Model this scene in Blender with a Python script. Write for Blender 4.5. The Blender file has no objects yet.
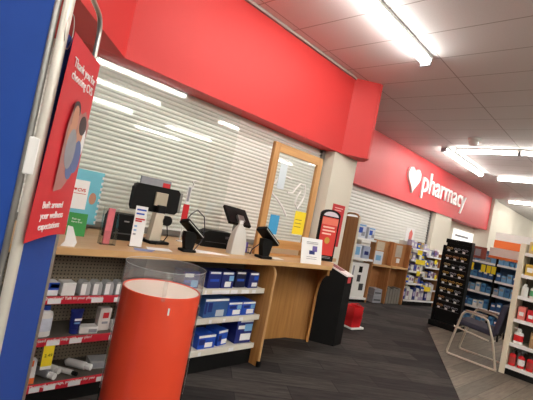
import bpy, bmesh, math, random
from mathutils import Vector, Matrix
R = math.radians
random.seed(7)
scene = bpy.context.scene
COL = scene.collection

# ---------------------------------------------------------------- materials
def lin(c):
    c = c / 255.0
    return c / 12.92 if c <= 0.04045 else ((c + 0.055) / 1.055) ** 2.4
MATS = {}
def mat(name, rgb, rough=0.5, metal=0.0, var=0.06, scale=8.0, bump=0.0, spec=0.5, coat=0.0):
    if name in MATS: return MATS[name]
    m = bpy.data.materials.new(name); m.use_nodes = True
    nt = m.node_tree; b = nt.nodes['Principled BSDF']
    c = [lin(v) for v in rgb] + [1]
    tc = nt.nodes.new('ShaderNodeTexCoord')
    n = nt.nodes.new('ShaderNodeTexNoise'); n.inputs['Scale'].default_value = scale; n.inputs['Detail'].default_value = 4
    nt.links.new(tc.outputs['Object'], n.inputs['Vector'])
    mx = nt.nodes.new('ShaderNodeMix'); mx.data_type = 'RGBA'
    mx.inputs['A'].default_value = [v * (1 - var) for v in c[:3]] + [1]
    mx.inputs['B'].default_value = [min(1, v * (1 + var)) for v in c[:3]] + [1]
    nt.links.new(n.outputs['Fac'], mx.inputs['Factor'])
    nt.links.new(mx.outputs['Result'], b.inputs['Base Color'])
    b.inputs['Roughness'].default_value = rough; b.inputs['Metallic'].default_value = metal
    b.inputs['Specular IOR Level'].default_value = spec; b.inputs['Coat Weight'].default_value = coat
    if bump:
        bp = nt.nodes.new('ShaderNodeBump'); bp.inputs['Strength'].default_value = bump; bp.inputs['Distance'].default_value = 0.01
        nt.links.new(n.outputs['Fac'], bp.inputs['Height']); nt.links.new(bp.outputs['Normal'], b.inputs['Normal'])
    MATS[name] = m
    return m
def emit(name, rgb, strength):
    m = bpy.data.materials.new(name); m.use_nodes = True
    b = m.node_tree.nodes['Principled BSDF']
    b.inputs['Base Color'].default_value = (.9, .9, .9, 1)
    b.inputs['Emission Color'].default_value = [lin(v) for v in rgb] + [1]
    b.inputs['Emission Strength'].default_value = strength
    MATS[name] = m
    return m
def clear(name, tint=(245, 250, 250), refl=1.0, fac=0.0, milk=(230, 230, 230)):
    """thin clear plastic: transparent with a fresnel gloss, and a little haze"""
    m = bpy.data.materials.new(name); m.use_nodes = True
    nt = m.node_tree; nt.nodes.clear()
    out = nt.nodes.new('ShaderNodeOutputMaterial')
    t = nt.nodes.new('ShaderNodeBsdfTransparent'); t.inputs['Color'].default_value = [lin(v) for v in tint] + [1]
    g = nt.nodes.new('ShaderNodeBsdfGlossy'); g.inputs['Roughness'].default_value = 0.04
    g.inputs['Color'].default_value = (refl, refl, refl, 1)
    d = nt.nodes.new('ShaderNodeBsdfDiffuse'); d.inputs['Color'].default_value = [lin(v) for v in milk] + [1]
    lw = nt.nodes.new('ShaderNodeLayerWeight'); lw.inputs['Blend'].default_value = .5
    pw = nt.nodes.new('ShaderNodeMath'); pw.operation = 'POWER'; pw.inputs[1].default_value = 5
    nt.links.new(lw.outputs['Facing'], pw.inputs[0])
    ma = nt.nodes.new('ShaderNodeMath'); ma.operation = 'MULTIPLY_ADD'; ma.inputs[1].default_value = .95; ma.inputs[2].default_value = .045
    nt.links.new(pw.outputs[0], ma.inputs[0])
    m1 = nt.nodes.new('ShaderNodeMixShader'); m1.inputs[0].default_value = fac
    nt.links.new(t.outputs[0], m1.inputs[1]); nt.links.new(d.outputs[0], m1.inputs[2])
    m2 = nt.nodes.new('ShaderNodeMixShader')
    nt.links.new(ma.outputs[0], m2.inputs[0]); nt.links.new(m1.outputs[0], m2.inputs[1]); nt.links.new(g.outputs[0], m2.inputs[2])
    nt.links.new(m2.outputs[0], out.inputs[0])
    MATS[name] = m
    return m
def wood(name, a, b_, scale=1.0, rough=0.45, axis='Z'):
    m = bpy.data.materials.new(name); m.use_nodes = True
    nt = m.node_tree; b = nt.nodes['Principled BSDF']
    tc = nt.nodes.new('ShaderNodeTexCoord'); mp = nt.nodes.new('ShaderNodeMapping')
    s = {'Z': (22, 22, 1.2), 'X': (1.2, 22, 22), 'Y': (22, 1.2, 22)}[axis]
    mp.inputs['Scale'].default_value = [v * scale for v in s]
    nt.links.new(tc.outputs['Object'], mp.inputs['Vector'])
    n = nt.nodes.new('ShaderNodeTexNoise'); n.inputs['Scale'].default_value = 1.6; n.inputs['Detail'].default_value = 5
    nt.links.new(mp.outputs[0], n.inputs['Vector'])
    r = nt.nodes.new('ShaderNodeValToRGB')
    r.color_ramp.elements[0].position = .3; r.color_ramp.elements[1].position = .75
    r.color_ramp.elements[0].color = [lin(v) for v in b_] + [1]; r.color_ramp.elements[1].color = [lin(v) for v in a] + [1]
    nt.links.new(n.outputs['Fac'], r.inputs[0]); nt.links.new(r.outputs[0], b.inputs['Base Color'])
    b.inputs['Roughness'].default_value = rough
    MATS[name] = m
    return m
def planks(name, c0, c1, streak, bw, bh, ang, rough=0.85):
    """woven planks / carpet tiles: bricks of random tone with streaks along each"""
    m = bpy.data.materials.new(name); m.use_nodes = True
    nt = m.node_tree; b = nt.nodes['Principled BSDF']
    tc = nt.nodes.new('ShaderNodeTexCoord'); mp = nt.nodes.new('ShaderNodeMapping')
    mp.inputs['Rotation'].default_value = (0, 0, ang)
    nt.links.new(tc.outputs['Object'], mp.inputs['Vector'])
    br = nt.nodes.new('ShaderNodeTexBrick'); br.inputs['Scale'].default_value = 1
    br.inputs['Brick Width'].default_value = bw; br.inputs['Row Height'].default_value = bh
    br.inputs['Mortar Size'].default_value = 0.004; br.inputs['Mortar Smooth'].default_value = .3; br.inputs['Bias'].default_value = 0
    br.inputs['Color1'].default_value = [lin(v) for v in c0] + [1]; br.inputs['Color2'].default_value = [lin(v) for v in c1] + [1]
    br.inputs['Mortar'].default_value = [lin(v * .8) for v in c0] + [1]
    nt.links.new(mp.outputs[0], br.inputs['Vector'])
    m2 = nt.nodes.new('ShaderNodeMapping'); m2.inputs['Scale'].default_value = (3.0, 26, 1)
    nt.links.new(mp.outputs[0], m2.inputs['Vector'])
    n = nt.nodes.new('ShaderNodeTexNoise'); n.inputs['Scale'].default_value = 1.0; n.inputs['Detail'].default_value = 6; n.inputs['Roughness'].default_value = .7
    nt.links.new(m2.outputs[0], n.inputs['Vector'])
    rp = nt.nodes.new('ShaderNodeMapRange'); rp.inputs[1].default_value = .3; rp.inputs[2].default_value = .7
    rp.inputs[3].default_value = 1 - streak; rp.inputs[4].default_value = 1 + streak
    nt.links.new(n.outputs['Fac'], rp.inputs[0])
    mx = nt.nodes.new('ShaderNodeMix'); mx.data_type = 'RGBA'; mx.blend_type = 'MULTIPLY'; mx.inputs['Factor'].default_value = 1
    nt.links.new(br.outputs['Color'], mx.inputs['A']); nt.links.new(rp.outputs[0], mx.inputs['B'])
    nt.links.new(mx.outputs['Result'], b.inputs['Base Color'])
    b.inputs['Roughness'].default_value = rough; b.inputs['Specular IOR Level'].default_value = .25
    MATS[name] = m
    return m
def grid_mat(name, rgb, line, sx, sy, ox, oy, lw):
    """ceiling tiles: thin seam lines on a grid, speckled face"""
    m = bpy.data.materials.new(name); m.use_nodes = True
    nt = m.node_tree; b = nt.nodes['Principled BSDF']
    tc = nt.nodes.new('ShaderNodeTexCoord'); sp = nt.nodes.new('ShaderNodeSeparateXYZ')
    nt.links.new(tc.outputs['Object'], sp.inputs[0])
    def M(op, a, v):
        k = nt.nodes.new('ShaderNodeMath'); k.operation = op
        nt.links.new(a, k.inputs[0])
        if isinstance(v, (int, float)): k.inputs[1].default_value = v
        else: nt.links.new(v, k.inputs[1])
        return k.outputs[0]
    fx = M('LESS_THAN', M('FLOORED_MODULO', M('SUBTRACT', sp.outputs[0], ox - lw / 2), sx), lw)
    fy = M('LESS_THAN', M('FLOORED_MODULO', M('SUBTRACT', sp.outputs[1], oy - lw / 2), sy), lw)
    f = M('MAXIMUM', fx, fy)
    n = nt.nodes.new('ShaderNodeTexNoise'); n.inputs['Scale'].default_value = 60; n.inputs['Detail'].default_value = 5
    nt.links.new(tc.outputs['Object'], n.inputs['Vector'])
    c = [lin(v) for v in rgb]
    m0 = nt.nodes.new('ShaderNodeMix'); m0.data_type = 'RGBA'
    m0.inputs['A'].default_value = [v * .94 for v in c] + [1]; m0.inputs['B'].default_value = [v * 1.05 for v in c] + [1]
    nt.links.new(n.outputs['Fac'], m0.inputs['Factor'])
    mx = nt.nodes.new('ShaderNodeMix'); mx.data_type = 'RGBA'
    nt.links.new(f, mx.inputs['Factor']); nt.links.new(m0.outputs['Result'], mx.inputs['A'])
    mx.inputs['B'].default_value = [lin(v) for v in line] + [1]
    nt.links.new(mx.outputs['Result'], b.inputs['Base Color']); b.inputs['Roughness'].default_value = .8
    MATS[name] = m
    return m
def peg_mat(name, rgb, hole, pitch, rad):
    """pegboard: round holes on a square grid over X and Z"""
    m = bpy.data.materials.new(name); m.use_nodes = True
    nt = m.node_tree; b = nt.nodes['Principled BSDF']
    tc = nt.nodes.new('ShaderNodeTexCoord'); sp = nt.nodes.new('ShaderNodeSeparateXYZ')
    nt.links.new(tc.outputs['Object'], sp.inputs[0])
    def M(op, a, v):
        k = nt.nodes.new('ShaderNodeMath'); k.operation = op; nt.links.new(a, k.inputs[0])
        if isinstance(v, (int, float)): k.inputs[1].default_value = v
        else: nt.links.new(v, k.inputs[1])
        return k.outputs[0]
    u = M('SUBTRACT', M('FLOORED_MODULO', sp.outputs[0], pitch), pitch / 2)
    v = M('SUBTRACT', M('FLOORED_MODULO', sp.outputs[2], pitch), pitch / 2)
    d = M('LESS_THAN', M('ADD', M('MULTIPLY', u, u), M('MULTIPLY', v, v)), rad * rad)
    mx = nt.nodes.new('ShaderNodeMix'); mx.data_type = 'RGBA'
    nt.links.new(d, mx.inputs['Factor'])
    mx.inputs['A'].default_value = [lin(q) for q in rgb] + [1]; mx.inputs['B'].default_value = [lin(q) for q in hole] + [1]
    nt.links.new(mx.outputs['Result'], b.inputs['Base Color']); b.inputs['Roughness'].default_value = .6
    MATS[name] = m
    return m

RED = mat('red_paint', (216, 52, 52), .55, var=.03, scale=2)
RED2 = mat('red_sign_face', (216, 66, 72), .5, var=.03, scale=2)
WALL = mat('beige_wall_paint', (226, 220, 206), .7, var=.03, scale=3, bump=.05)
CEIL = grid_mat('ceiling_tile', (226, 222, 224), (176, 168, 168), .61, 1.22, .30, .80, .014)
CARPET = planks('carpet_plank', (36, 34, 35), (66, 62, 60), .55, 1.0, .25, R(38))
VINYL = planks('vinyl_plank', (104, 98, 88), (124, 116, 104), .3, 1.2, .18, R(4), .6)
STEEL = mat('shutter_steel', (242, 242, 238), .4, .08, var=.04, scale=3)
STEEL2 = mat('shutter_pale', (224, 224, 220), .45, .2, var=.03, scale=3)
DGREY = mat('dark_grey', (62, 62, 64), .5)
BLACK = mat('black_plastic', (8, 8, 9), .5, spec=.22)
BLACKM = mat('black_matte', (9, 9, 10), .7, spec=.25)
WHITE = mat('white_plastic', (236, 236, 234), .4, var=.02)
PAPER = mat('white_paper', (240, 240, 240), .8, var=.02)
CREAM = mat('cream_metal', (226, 218, 196), .45, var=.03)
GREYM = mat('grey_metal', (150, 150, 148), .35, .7)
CHROME = mat('brushed_chrome', (205, 203, 198), .28, .9)
CHAIRM = mat('satin_chair_metal', (206, 196, 180), .35, .45)
POST = mat('white_post', (214, 210, 200), .35, .3)
MAPLE = wood('maple_laminate', (196, 144, 82), (168, 116, 62))
MAPLEX = wood('maple_counter', (204, 170, 126), (184, 148, 104), axis='X')
MAPLEE = mat('maple_edge', (206, 164, 112), .5)
PINE = wood('pine_board', (214, 164, 104), (186, 132, 76), axis='Z')
PINEX = wood('pine_board_cross', (214, 164, 104), (186, 132, 76), axis='X')
BROWN = wood('brown_laminate', (194, 138, 88), (164, 112, 68))
PEG = peg_mat('pegboard', (150, 138, 118), (50, 44, 38), .0254, .0052)
SHELF = mat('shelf_enamel', (222, 218, 206), .45, var=.03)
SHELFD = mat('shelf_dark', (92, 86, 78), .55)
LIPRED = mat('red_shelf_strip', (206, 36, 56), .45, var=.03)
PRICE = mat('price_tag_white', (238, 238, 240), .6, var=.04, scale=60)
YEL = mat('yellow_tag', (246, 220, 40), .6)
BLUEF = mat('blue_fabric', (12, 64, 150), .8, var=.1, scale=5, bump=.15)
NAVY = mat('navy_fabric', (26, 34, 84), .85)
BANNER = mat('banner_red', (206, 36, 48), .45, var=.04)
BINRED = mat('bin_red', (244, 76, 42), .5, var=.03, scale=4)
BINLID = mat('bin_lid_cream', (248, 236, 222), .6, var=.02)
ACRYL = clear('clear_acrylic', (250, 252, 252), .5, .0, (225, 225, 225))
COLLAR = clear('clear_collar', (250, 252, 252), .8, .14, (226, 228, 228))
SHIELD = clear('clear_shield', (250, 252, 251), 1.0, .0, (230, 230, 230))
FILM = clear('clear_pack', (235, 238, 240), .8, .42, (245, 246, 248))
NAVYBOX = mat('navy_carton', (26, 40, 116), .4, var=.15, scale=14)
BLUEBOX = mat('blue_carton', (34, 82, 190), .4, var=.15, scale=14)
SKY = mat('pale_blue_print', (120, 176, 220), .5)
CYAN = mat('cyan_paper', (64, 160, 214), .7)
TEAL = mat('teal_poster', (112, 190, 210), .6, var=.08)
GREEN = mat('green_card', (46, 142, 62), .6)
TUBE = emit('lamp_diffuser', (255, 250, 240), 13.0)
SIGNW = mat('sign_letter_white', (252, 250, 250), .4, var=.01)
SKIN = mat('print_skin', (196, 142, 116), .6)
HAIR = mat('print_hair', (60, 52, 56), .6)
DENIM = mat('print_denim', (90, 110, 160), .6)
ORANGE = mat('orange_card', (230, 112, 48), .6)
PINK = mat('pink_print', (226, 120, 112), .6, var=.2, scale=20)
REDP = mat('red_print', (200, 34, 44), .5)
PURPLE = mat('purple_print', (110, 92, 170), .5)
GOLD = mat('gold_print', (196, 150, 60), .5)
FABRIC = mat('chair_fabric', (52, 50, 66), .9, var=.15, scale=60)
TAN = mat('tan_print', (206, 176, 120), .6)
LGREEN = mat('green_print', (90, 170, 120), .5)
GREYP = mat('grey_print', (150, 152, 160), .6, var=.15, scale=30)
REDPL = mat('red_plastic', (206, 26, 34), .4)

# ---------------------------------------------------------------- mesh helpers
class MB:
    def __init__(s): s.bm = bmesh.new()
    def box(s, x0, x1, y0, y1, z0, z1, bev=0, M=None):
        g = bmesh.ops.create_cube(s.bm, size=1)
        T = Matrix.Translation(((x0 + x1) / 2, (y0 + y1) / 2, (z0 + z1) / 2)) @ Matrix.Diagonal((abs(x1 - x0), abs(y1 - y0), abs(z1 - z0), 1))
        if M is not None and bev == 0: T = M @ T
        bmesh.ops.transform(s.bm, matrix=T, verts=g['verts'])
        if bev:
            es = list({e for v in g['verts'] for e in v.link_edges})
            r = bmesh.ops.bevel(s.bm, geom=es, offset=bev, segments=2, affect='EDGES', profile=.5)
            if M is not None:
                bmesh.ops.transform(s.bm, matrix=M, verts=list({v for f in r['faces'] for v in f.verts} | {v for v in g['verts'] if v.is_valid}))
        return s
    def prism(s, pts, z0, z1, M=None):
        a = [s.bm.verts.new((x, y, z0)) for x, y in pts]; b = [s.bm.verts.new((x, y, z1)) for x, y in pts]
        n = len(pts)
        s.bm.faces.new(a[::-1]); s.bm.faces.new(b)
        for i in range(n): s.bm.faces.new((a[i], a[(i + 1) % n], b[(i + 1) % n], b[i]))
        if M is not None: bmesh.ops.transform(s.bm, matrix=M, verts=a + b)
        return s
    def tube(s, pts, r, seg=10, caps=True):
        pts = [Vector(p) for p in pts]; rings = []
        up = Vector((0, 0, 1))
        prev = None
        for i, p in enumerate(pts):
            t = (pts[min(i + 1, len(pts) - 1)] - pts[max(i - 1, 0)]).normalized()
            if prev is None:
                a = up if abs(t.z) < .9 else Vector((1, 0, 0))
                n = t.cross(a).normalized()
            else:
                n = (prev - t * prev.dot(t)).normalized()
            prev = n; q = t.cross(n)
            rr = r[i] if isinstance(r, (list, tuple)) else r
            rings.append([s.bm.verts.new(p + (n * math.cos(k * 2 * math.pi / seg) + q * math.sin(k * 2 * math.pi / seg)) * rr) for k in range(seg)])
        for A, B in zip(rings, rings[1:]):
            for k in range(seg): s.bm.faces.new((A[k], A[(k + 1) % seg], B[(k + 1) % seg], B[k]))
        if caps: s.bm.faces.new(rings[0][::-1]); s.bm.faces.new(rings[-1])
        return s
    def lathe(s, prof, seg=24, c=(0, 0, 0), a0=0, a1=2 * math.pi, sx=1, sy=1):
        full = abs(a1 - a0 - 2 * math.pi) < 1e-6
        n = seg if full else seg + 1
        rings = []
        for r, z in prof:
            if r < 1e-6: rings.append([s.bm.verts.new((c[0], c[1], c[2] + z))])
            else: rings.append([s.bm.verts.new((c[0] + sx * r * math.cos(a0 + (a1 - a0) * k / seg), c[1] + sy * r * math.sin(a0 + (a1 - a0) * k / seg), c[2] + z)) for k in range(n)])
        for A, B in zip(rings, rings[1:]):
            for k in range(seg):
                j = (k + 1) % n
                if len(A) == 1 and len(B) == 1: continue
                if len(A) == 1: s.bm.faces.new((A[0], B[j], B[k]))
                elif len(B) == 1: s.bm.faces.new((A[k], A[j], B[0]))
                else: s.bm.faces.new((A[k], A[j], B[j], B[k]))
        return s
    def grid(s, P):
        V = [[s.bm.verts.new(p) for p in row] for row in P]
        for A, B in zip(V, V[1:]):
            for i in range(len(A) - 1): s.bm.faces.new((A[i], A[i + 1], B[i + 1], B[i]))
        return s
    def build(s, name, m, parent=None, smooth=False, loc=None, rz=0, rot=None):
        me = bpy.data.meshes.new(name)
        bmesh.ops.recalc_face_normals(s.bm, faces=s.bm.faces)
        s.bm.to_mesh(me); s.bm.free()
        if smooth:
            for p in me.polygons: p.use_smooth = True
            me.set_sharp_from_angle(angle=R(40))
        me.materials.append(m)
        o = bpy.data.objects.new(name, me); COL.objects.link(o)
        if parent: o.parent = parent
        if loc: o.location = loc
        o.rotation_euler = rot if rot else (0, 0, rz)
        return o
LABELS = {}
def tag(o, label, cat, group=None, kind=None):
    o['label'] = label; o['category'] = cat
    if group: o['group'] = group
    if kind: o['kind'] = kind
    LABELS.setdefault(label, []).append(group)
    return o
def thing(name, label, cat, loc=(0, 0, 0), rz=0, group=None):
    o = bpy.data.objects.new(name, None); COL.objects.link(o)
    o.location = loc; o.rotation_euler = (0, 0, rz); o.empty_display_size = .1
    return tag(o, label, cat, group)
def struct(mb, name, m, label, cat='room', **k):
    o = mb.build(name, m, **k); return tag(o, label, cat, None, 'structure')
def text(body, size, m, parent, loc, rot, ext=.0008, sx=1.0, bold=0.0, align='LEFT', spacing=1.0):
    cu = bpy.data.curves.new('lettering', 'FONT'); cu.body = body; cu.size = size; cu.extrude = ext; cu.offset = bold
    cu.align_x = align; cu.space_line = spacing; cu.resolution_u = 3
    t = bpy.data.objects.new('tmp_text', cu); COL.objects.link(t)
    dg = bpy.context.evaluated_depsgraph_get(); dg.update()
    me = bpy.data.meshes.new_from_object(t.evaluated_get(dg))
    bpy.data.objects.remove(t); bpy.data.curves.remove(cu)
    me.materials.clear(); me.materials.append(m)
    o = bpy.data.objects.new('lettering', me); COL.objects.link(o); o.parent = parent
    o.location = loc; o.rotation_euler = rot; o.scale = (sx, 1, 1)
    return o
FRONT = (R(90), 0, 0)          # lettering on a face that looks to -Y
FACEX = (R(90), 0, R(-90))     # lettering on a face that looks to -X
def heart_pts(w, h, n=28):
    P = []
    for i in range(n):
        t = 2 * math.pi * i / n
        P.append((16 * math.sin(t) ** 3, 13 * math.cos(t) - 5 * math.cos(2 * t) - 2 * math.cos(3 * t) - math.cos(4 * t)))
    x0, x1 = min(p[0] for p in P), max(p[0] for p in P); y0, y1 = min(p[1] for p in P), max(p[1] for p in P)
    return [((p[0] - x0) / (x1 - x0) * w, (p[1] - y0) / (y1 - y0) * h) for p in P]
def ellipse(rx, ry, n=18): return [(rx * math.cos(2 * math.pi * k / n), ry * math.sin(2 * math.pi * k / n)) for k in range(n)]
def upright(loc=(0, 0, 0), rz=0):   # maps an XY outline to the XZ plane facing -Y
    return Matrix.Translation(loc) @ Matrix.Rotation(rz, 4, 'Z') @ Matrix.Rotation(R(90), 4, 'X')

# ---------------------------------------------------------------- camera
cam = bpy.data.cameras.new('camera'); co = bpy.data.objects.new('camera', cam); COL.objects.link(co)
cam.sensor_width = 36; cam.sensor_fit = 'HORIZONTAL'; cam.lens = 396.75 / 533 * 36; cam.clip_start = .02
r = Vector((0.67730047, -0.71002077, 0.19270332)); u = Vector((-0.15359793, 0.1196903, 0.98085774)); f = Vector((0.71949409, 0.69393424, 0.02799142))
co.matrix_world = Matrix(((r.x, u.x, -f.x, 0), (r.y, u.y, -f.y, 0), (r.z, u.z, -f.z, 1.5), (0, 0, 0, 1)))
scene.camera = co

# ---------------------------------------------------------------- room shell
CZ = 3.7
struct(MB().box(-9, 30, -13, 6, -.1, 0), 'floor', CARPET, 'dark grey plank carpet floor across the pharmacy area', 'floor')
b = MB(); b.prism([(7.46, 2.62), (1.62, -.30), (-2, -2.11), (-2, -13), (30, -13), (30, 2.9)], 0.0005, .004)
struct(b, 'floor_border', VINYL, 'lighter wood look vinyl floor beside the dark carpet', 'floor')
struct(MB().box(-9, 30, -13, 6, CZ, CZ + .1), 'ceiling', CEIL, 'white tiled drop ceiling with fine seams', 'ceiling')
struct(MB().box(-9, 30, -13.1, -13, 0, CZ), 'wall_south', WALL, 'plain store wall behind the camera', 'wall')
struct(MB().box(-9.1, -9, -13, 6, 0, CZ), 'wall_west', WALL, 'plain store wall beyond the privacy screen', 'wall')
struct(MB().box(30, 30.1, -13, 6, 0, CZ), 'wall_east', WALL, 'plain store wall at the far end of the aisle', 'wall')
struct(MB().box(-9, 17.6, 5.2, 5.3, 0, CZ), 'wall_north', WALL, 'beige wall behind the pharmacy shutters', 'wall')
struct(MB().box(17.6, 30, 4.5, 5.3, 0, CZ), 'wall_far', WALL, 'cream wall past the end of the red pharmacy sign', 'wall')
struct(MB().box(13.25, 17.2, 4.95, 5.2, 0, 2.44), 'wall_recess', WALL, 'beige recessed wall under the sign end', 'wall')
struct(MB().box(11.9, 13.25, 4.53, 5.2, 0, 2.44), 'column_beige', WALL, 'beige column between shutter and white notice', 'column')
struct(MB().box(17.15, 17.6, 4.4, 5.2, 0, CZ), 'column_end', WALL, 'beige column at the end of the red sign', 'column')
struct(MB().box(4.76, 5.38, 3.4, 4.4, 0, 2.556), 'pillar', WALL, 'beige pillar under the red bulkhead end', 'pillar')
BK = [(-3, 2.12), (.3, 2.12), (1.44, 3.37), (4.86, 3.37), (5.17, 3.11), (5.23, 3.11), (5.42, 3.3), (5.42, 5.2), (-3, 5.2)]
struct(MB().prism(BK, 2.555, CZ), 'wall_bulkhead', RED, 'large red painted bulkhead over the near shutter', 'bulkhead')
b = MB()
TR = [(.3, 2.12), (1.44, 3.37), (4.86, 3.37)]
for A, B in zip(TR, TR[1:]):
    d = (Vector(B) - Vector(A)).normalized(); n = Vector((d.y, -d.x)) * .035
    b.prism([A, B, (B[0] + n.x, B[1] + n.y), (A[0] + n.x, A[1] + n.y)], CZ - .03, CZ - .001)
struct(b, 'trim_1', mat('grey_trim', (168, 158, 152), .6), 'thin grey ceiling trim along the red bulkhead', 'trim')

# rolling shutters
def shutter(x0, x1, y, z0, z1, pitch, m, lab, rail=True):
    t = thing('rolling_shutter', lab, 'shutter', ((x0 + x1) / 2, y, z0)); t['kind'] = 'structure'
    w = (x1 - x0) / 2; h = z1 - z0
    prof = []
    n = int(h / pitch)
    for i in range(n):
        z = i * pitch
        for k, (dz, dy) in enumerate(((0, .0), (.08, -.008), (.45, -.013), (.78, -.008), (.82, .011), (.97, .011))):
            prof.append((dy, z + dz * pitch))
    b = MB(); b.grid([[(-w, dy, z), (w, dy, z)] for dy, z in prof])
    b.box(-w, w, .013, .02, 0, h)
    b.build('slat_curtain', m, t)
    MB().box(-w, w, -.03, .03, 0, .06, .004).build('bottom_bar', GREYM, t)
    for s in (-1, 1):
        g = MB().box(s * w - .03, s * w + .03, -.05, .03, 0, h).build('guide_rail', GREYM, t)
        if rail and s > 0:
            b = MB()
            for i in range(int(h / .05)): b.box(s * w - .045, s * w - .03, -.045, -.02, i * .05 + .005, i * .05 + .032)
            b.build('end_lock_strip', DGREY, g)
    return t
shutter(-1.0, 4.72, 3.62, 1.05, 2.553, .043, STEEL, 'closed steel roll shutter above the wooden pharmacy counter')
shutter(5.44, 11.86, 4.68, 0, 2.44, .075, STEEL2, 'closed pale roll shutter below the white pharmacy lettering')
struct(MB().box(-1, 4.75, 3.66, 3.74, 0, 1.04), 'wall_knee', WALL, 'low wall under the near shutter', 'wall')

# red fascia sign
t = thing('pharmacy_sign', 'long red sign panel with white heart and pharmacy lettering', 'sign', (5.43, 4.5, 2.43))
MB().box(0, 11.7, 0, .68, 0, CZ - 2.43).build('sign_panel', RED2, t)
b = MB(); b.prism(heart_pts(.74, .64), 0, .06, upright((4.05, 0.001, .26))); b.build('heart_logo', SIGNW, t)
text('pharmacy', .82, SIGNW, t, (4.97, -.022, .42), FRONT, ext=.018, sx=1.14, bold=.006)

# ---------------------------------------------------------------- ceiling lamps
def strip_light(c, length, rz, lab, n=1):
    t = thing('strip_light', lab, 'ceiling light', (c[0], c[1], CZ), rz, 'fluorescent ceiling strips')
    L = length / 2
    MB().box(-L, L, -.066, .066, -.042, -.002, .004).build('housing', WHITE, t)
    pr = [(-.062 * math.cos(a), -.055 - .05 * math.sin(a)) for a in [math.pi * (k - .8) / 8 for k in range(11)][:10]]
    MB().prism(pr, -L + .03, L - .03, Matrix.Rotation(R(90), 4, 'Z') @ Matrix.Rotation(R(90), 4, 'X')).build('lamp_lens', TUBE, t, smooth=True)
    for s in (-1, 1): MB().box(s * L - (.03 if s > 0 else 0), s * L + (.03 if s < 0 else 0), -.062, .062, -.118, -.03, .004).build('end_cap', GREYP, t)
strip_light((3.28, 2.15), 2.44, 0, 'long bright fluorescent strip along the big red bulkhead')
strip_light((10.4, 3.5), 2.9, 0, 'fluorescent strip running along the red pharmacy sign')
strip_light((9.08, 2.65), 1.22, R(90), 'crosswise fluorescent strip beside the white ceiling detector')
strip_light((9.08, 1.42), 1.22, R(90), 'crosswise fluorescent strip in line past the ceiling detector strip')
strip_light((12.3, 2.55), 1.3, R(90), 'crosswise fluorescent strip in the second row down the store')
strip_light((12.3, 1.2), 1.3, R(90), 'crosswise fluorescent strip continuing the second row')
strip_light((17.2, 3.3), 1.3, R(90), 'crosswise fluorescent strip furthest down the store ceiling')
strip_light((17.2, 1.9), 1.3, R(90), 'crosswise fluorescent strip continuing the furthest row')
strip_light((21.5, 3.0), 1.3, R(90), 'small fluorescent strip by the bright cream wall')
for x, y, L in ((3.63, -.83, 2.2), (4.1, -2.35, 1.8), (7.7, -1.85, 2.5), (7.75, -4.95, 2.0), (7.7, -7.0, 2.0), (12.7, -4.1, 2.5), (0.2, 2.0 - 2.8, 2.4),
                (-.2, -5.0, 2.4), (-4.5, -2, 2.4), (3.8, -7.5, 2.4), (13, -1.6, 2.4), (18, -2.4, 2.4), (17.5, -6.5, 2.4), (23, -.5, 2.4), (-1.6, .9, 2.4),
                (1.0, -2.35, 2.4), (-2.6, -3.6, 2.4), (1.2, -3.8, 2.4), (4.2, -4.6, 2.4), (-.5, -7.2, 2.4), (-4.6, .6, 2.4), (-3, -.9, 2.4), (.9, -5.9, 2.4), (10.6, -2.6, 2.4), (11, -5.6, 2.4), (14.5, .3, 2.4), (19.5, 3.2, 2.4), (22.5, 1.2, 2.4), (26, 2.6, 2.4), (26, .2, 2.4)):
    strip_light((x, y), L, 0, 'one of the unseen fluorescent strips over the sales floor, most added as fill light')  # first few match shield reflections, the rest are added unseen fill lights
t = thing('smoke_detector', 'white round detector hanging from the ceiling near crosswise strips', 'detector', (8.22, 2.66, CZ))
MB().lathe([(0, 0), (.12, 0), (.12, -.04), (.1, -.06), (0, -.06)], 20).build('base', WHITE, t, True)
MB().lathe([(.09, -.06), (.085, -.11), (.06, -.15), (0, -.165)], 20).build('dome', WHITE, t, True)

# ---------------------------------------------------------------- privacy screen with banner
A = Vector((.374, 1.349)); dB = Vector((.595, .804)).normalized(); Bp = A + dB * .335
rzB = math.atan2(dB.y, dB.x)
t = thing('privacy_screen', 'folding blue fabric privacy screen on pale metal posts', 'screen', (A.x, A.y, 0))
ZT = 2.115
MB().tube([(0, 0, .02), (0, 0, 2.3)], .0155, 14).build('post', POST, t, True)
q = (Bp - A)
pts = [(q.x, q.y, .02), (q.x, q.y, ZT - .07)]
for k in range(1, 6):
    a = R(90) * k / 5
    off = .07 * (1 - math.cos(a)); pts.append((q.x - dB.x * off, q.y - dB.y * off, ZT - .07 + .07 * math.sin(a)))
pts += [(0.012 * dB.x, .012 * dB.y, ZT + .02)]
MB().tube(pts, .0095, 12).build('bent_frame', CHROME, t, True)
# narrow wing fabric (below and behind the banner)
M2 = Matrix.Rotation(rzB, 4, 'Z')
MB().box(.012, .335 - .012, -.003, .003, .12, 1.93, 0, M2).build('fabric_panel', BLUEF, t)
MB().tube([(q.x, q.y, .12), (0, 0, .12)], .009, 10).build('bottom_rail', CHROME, t, True)
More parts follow.
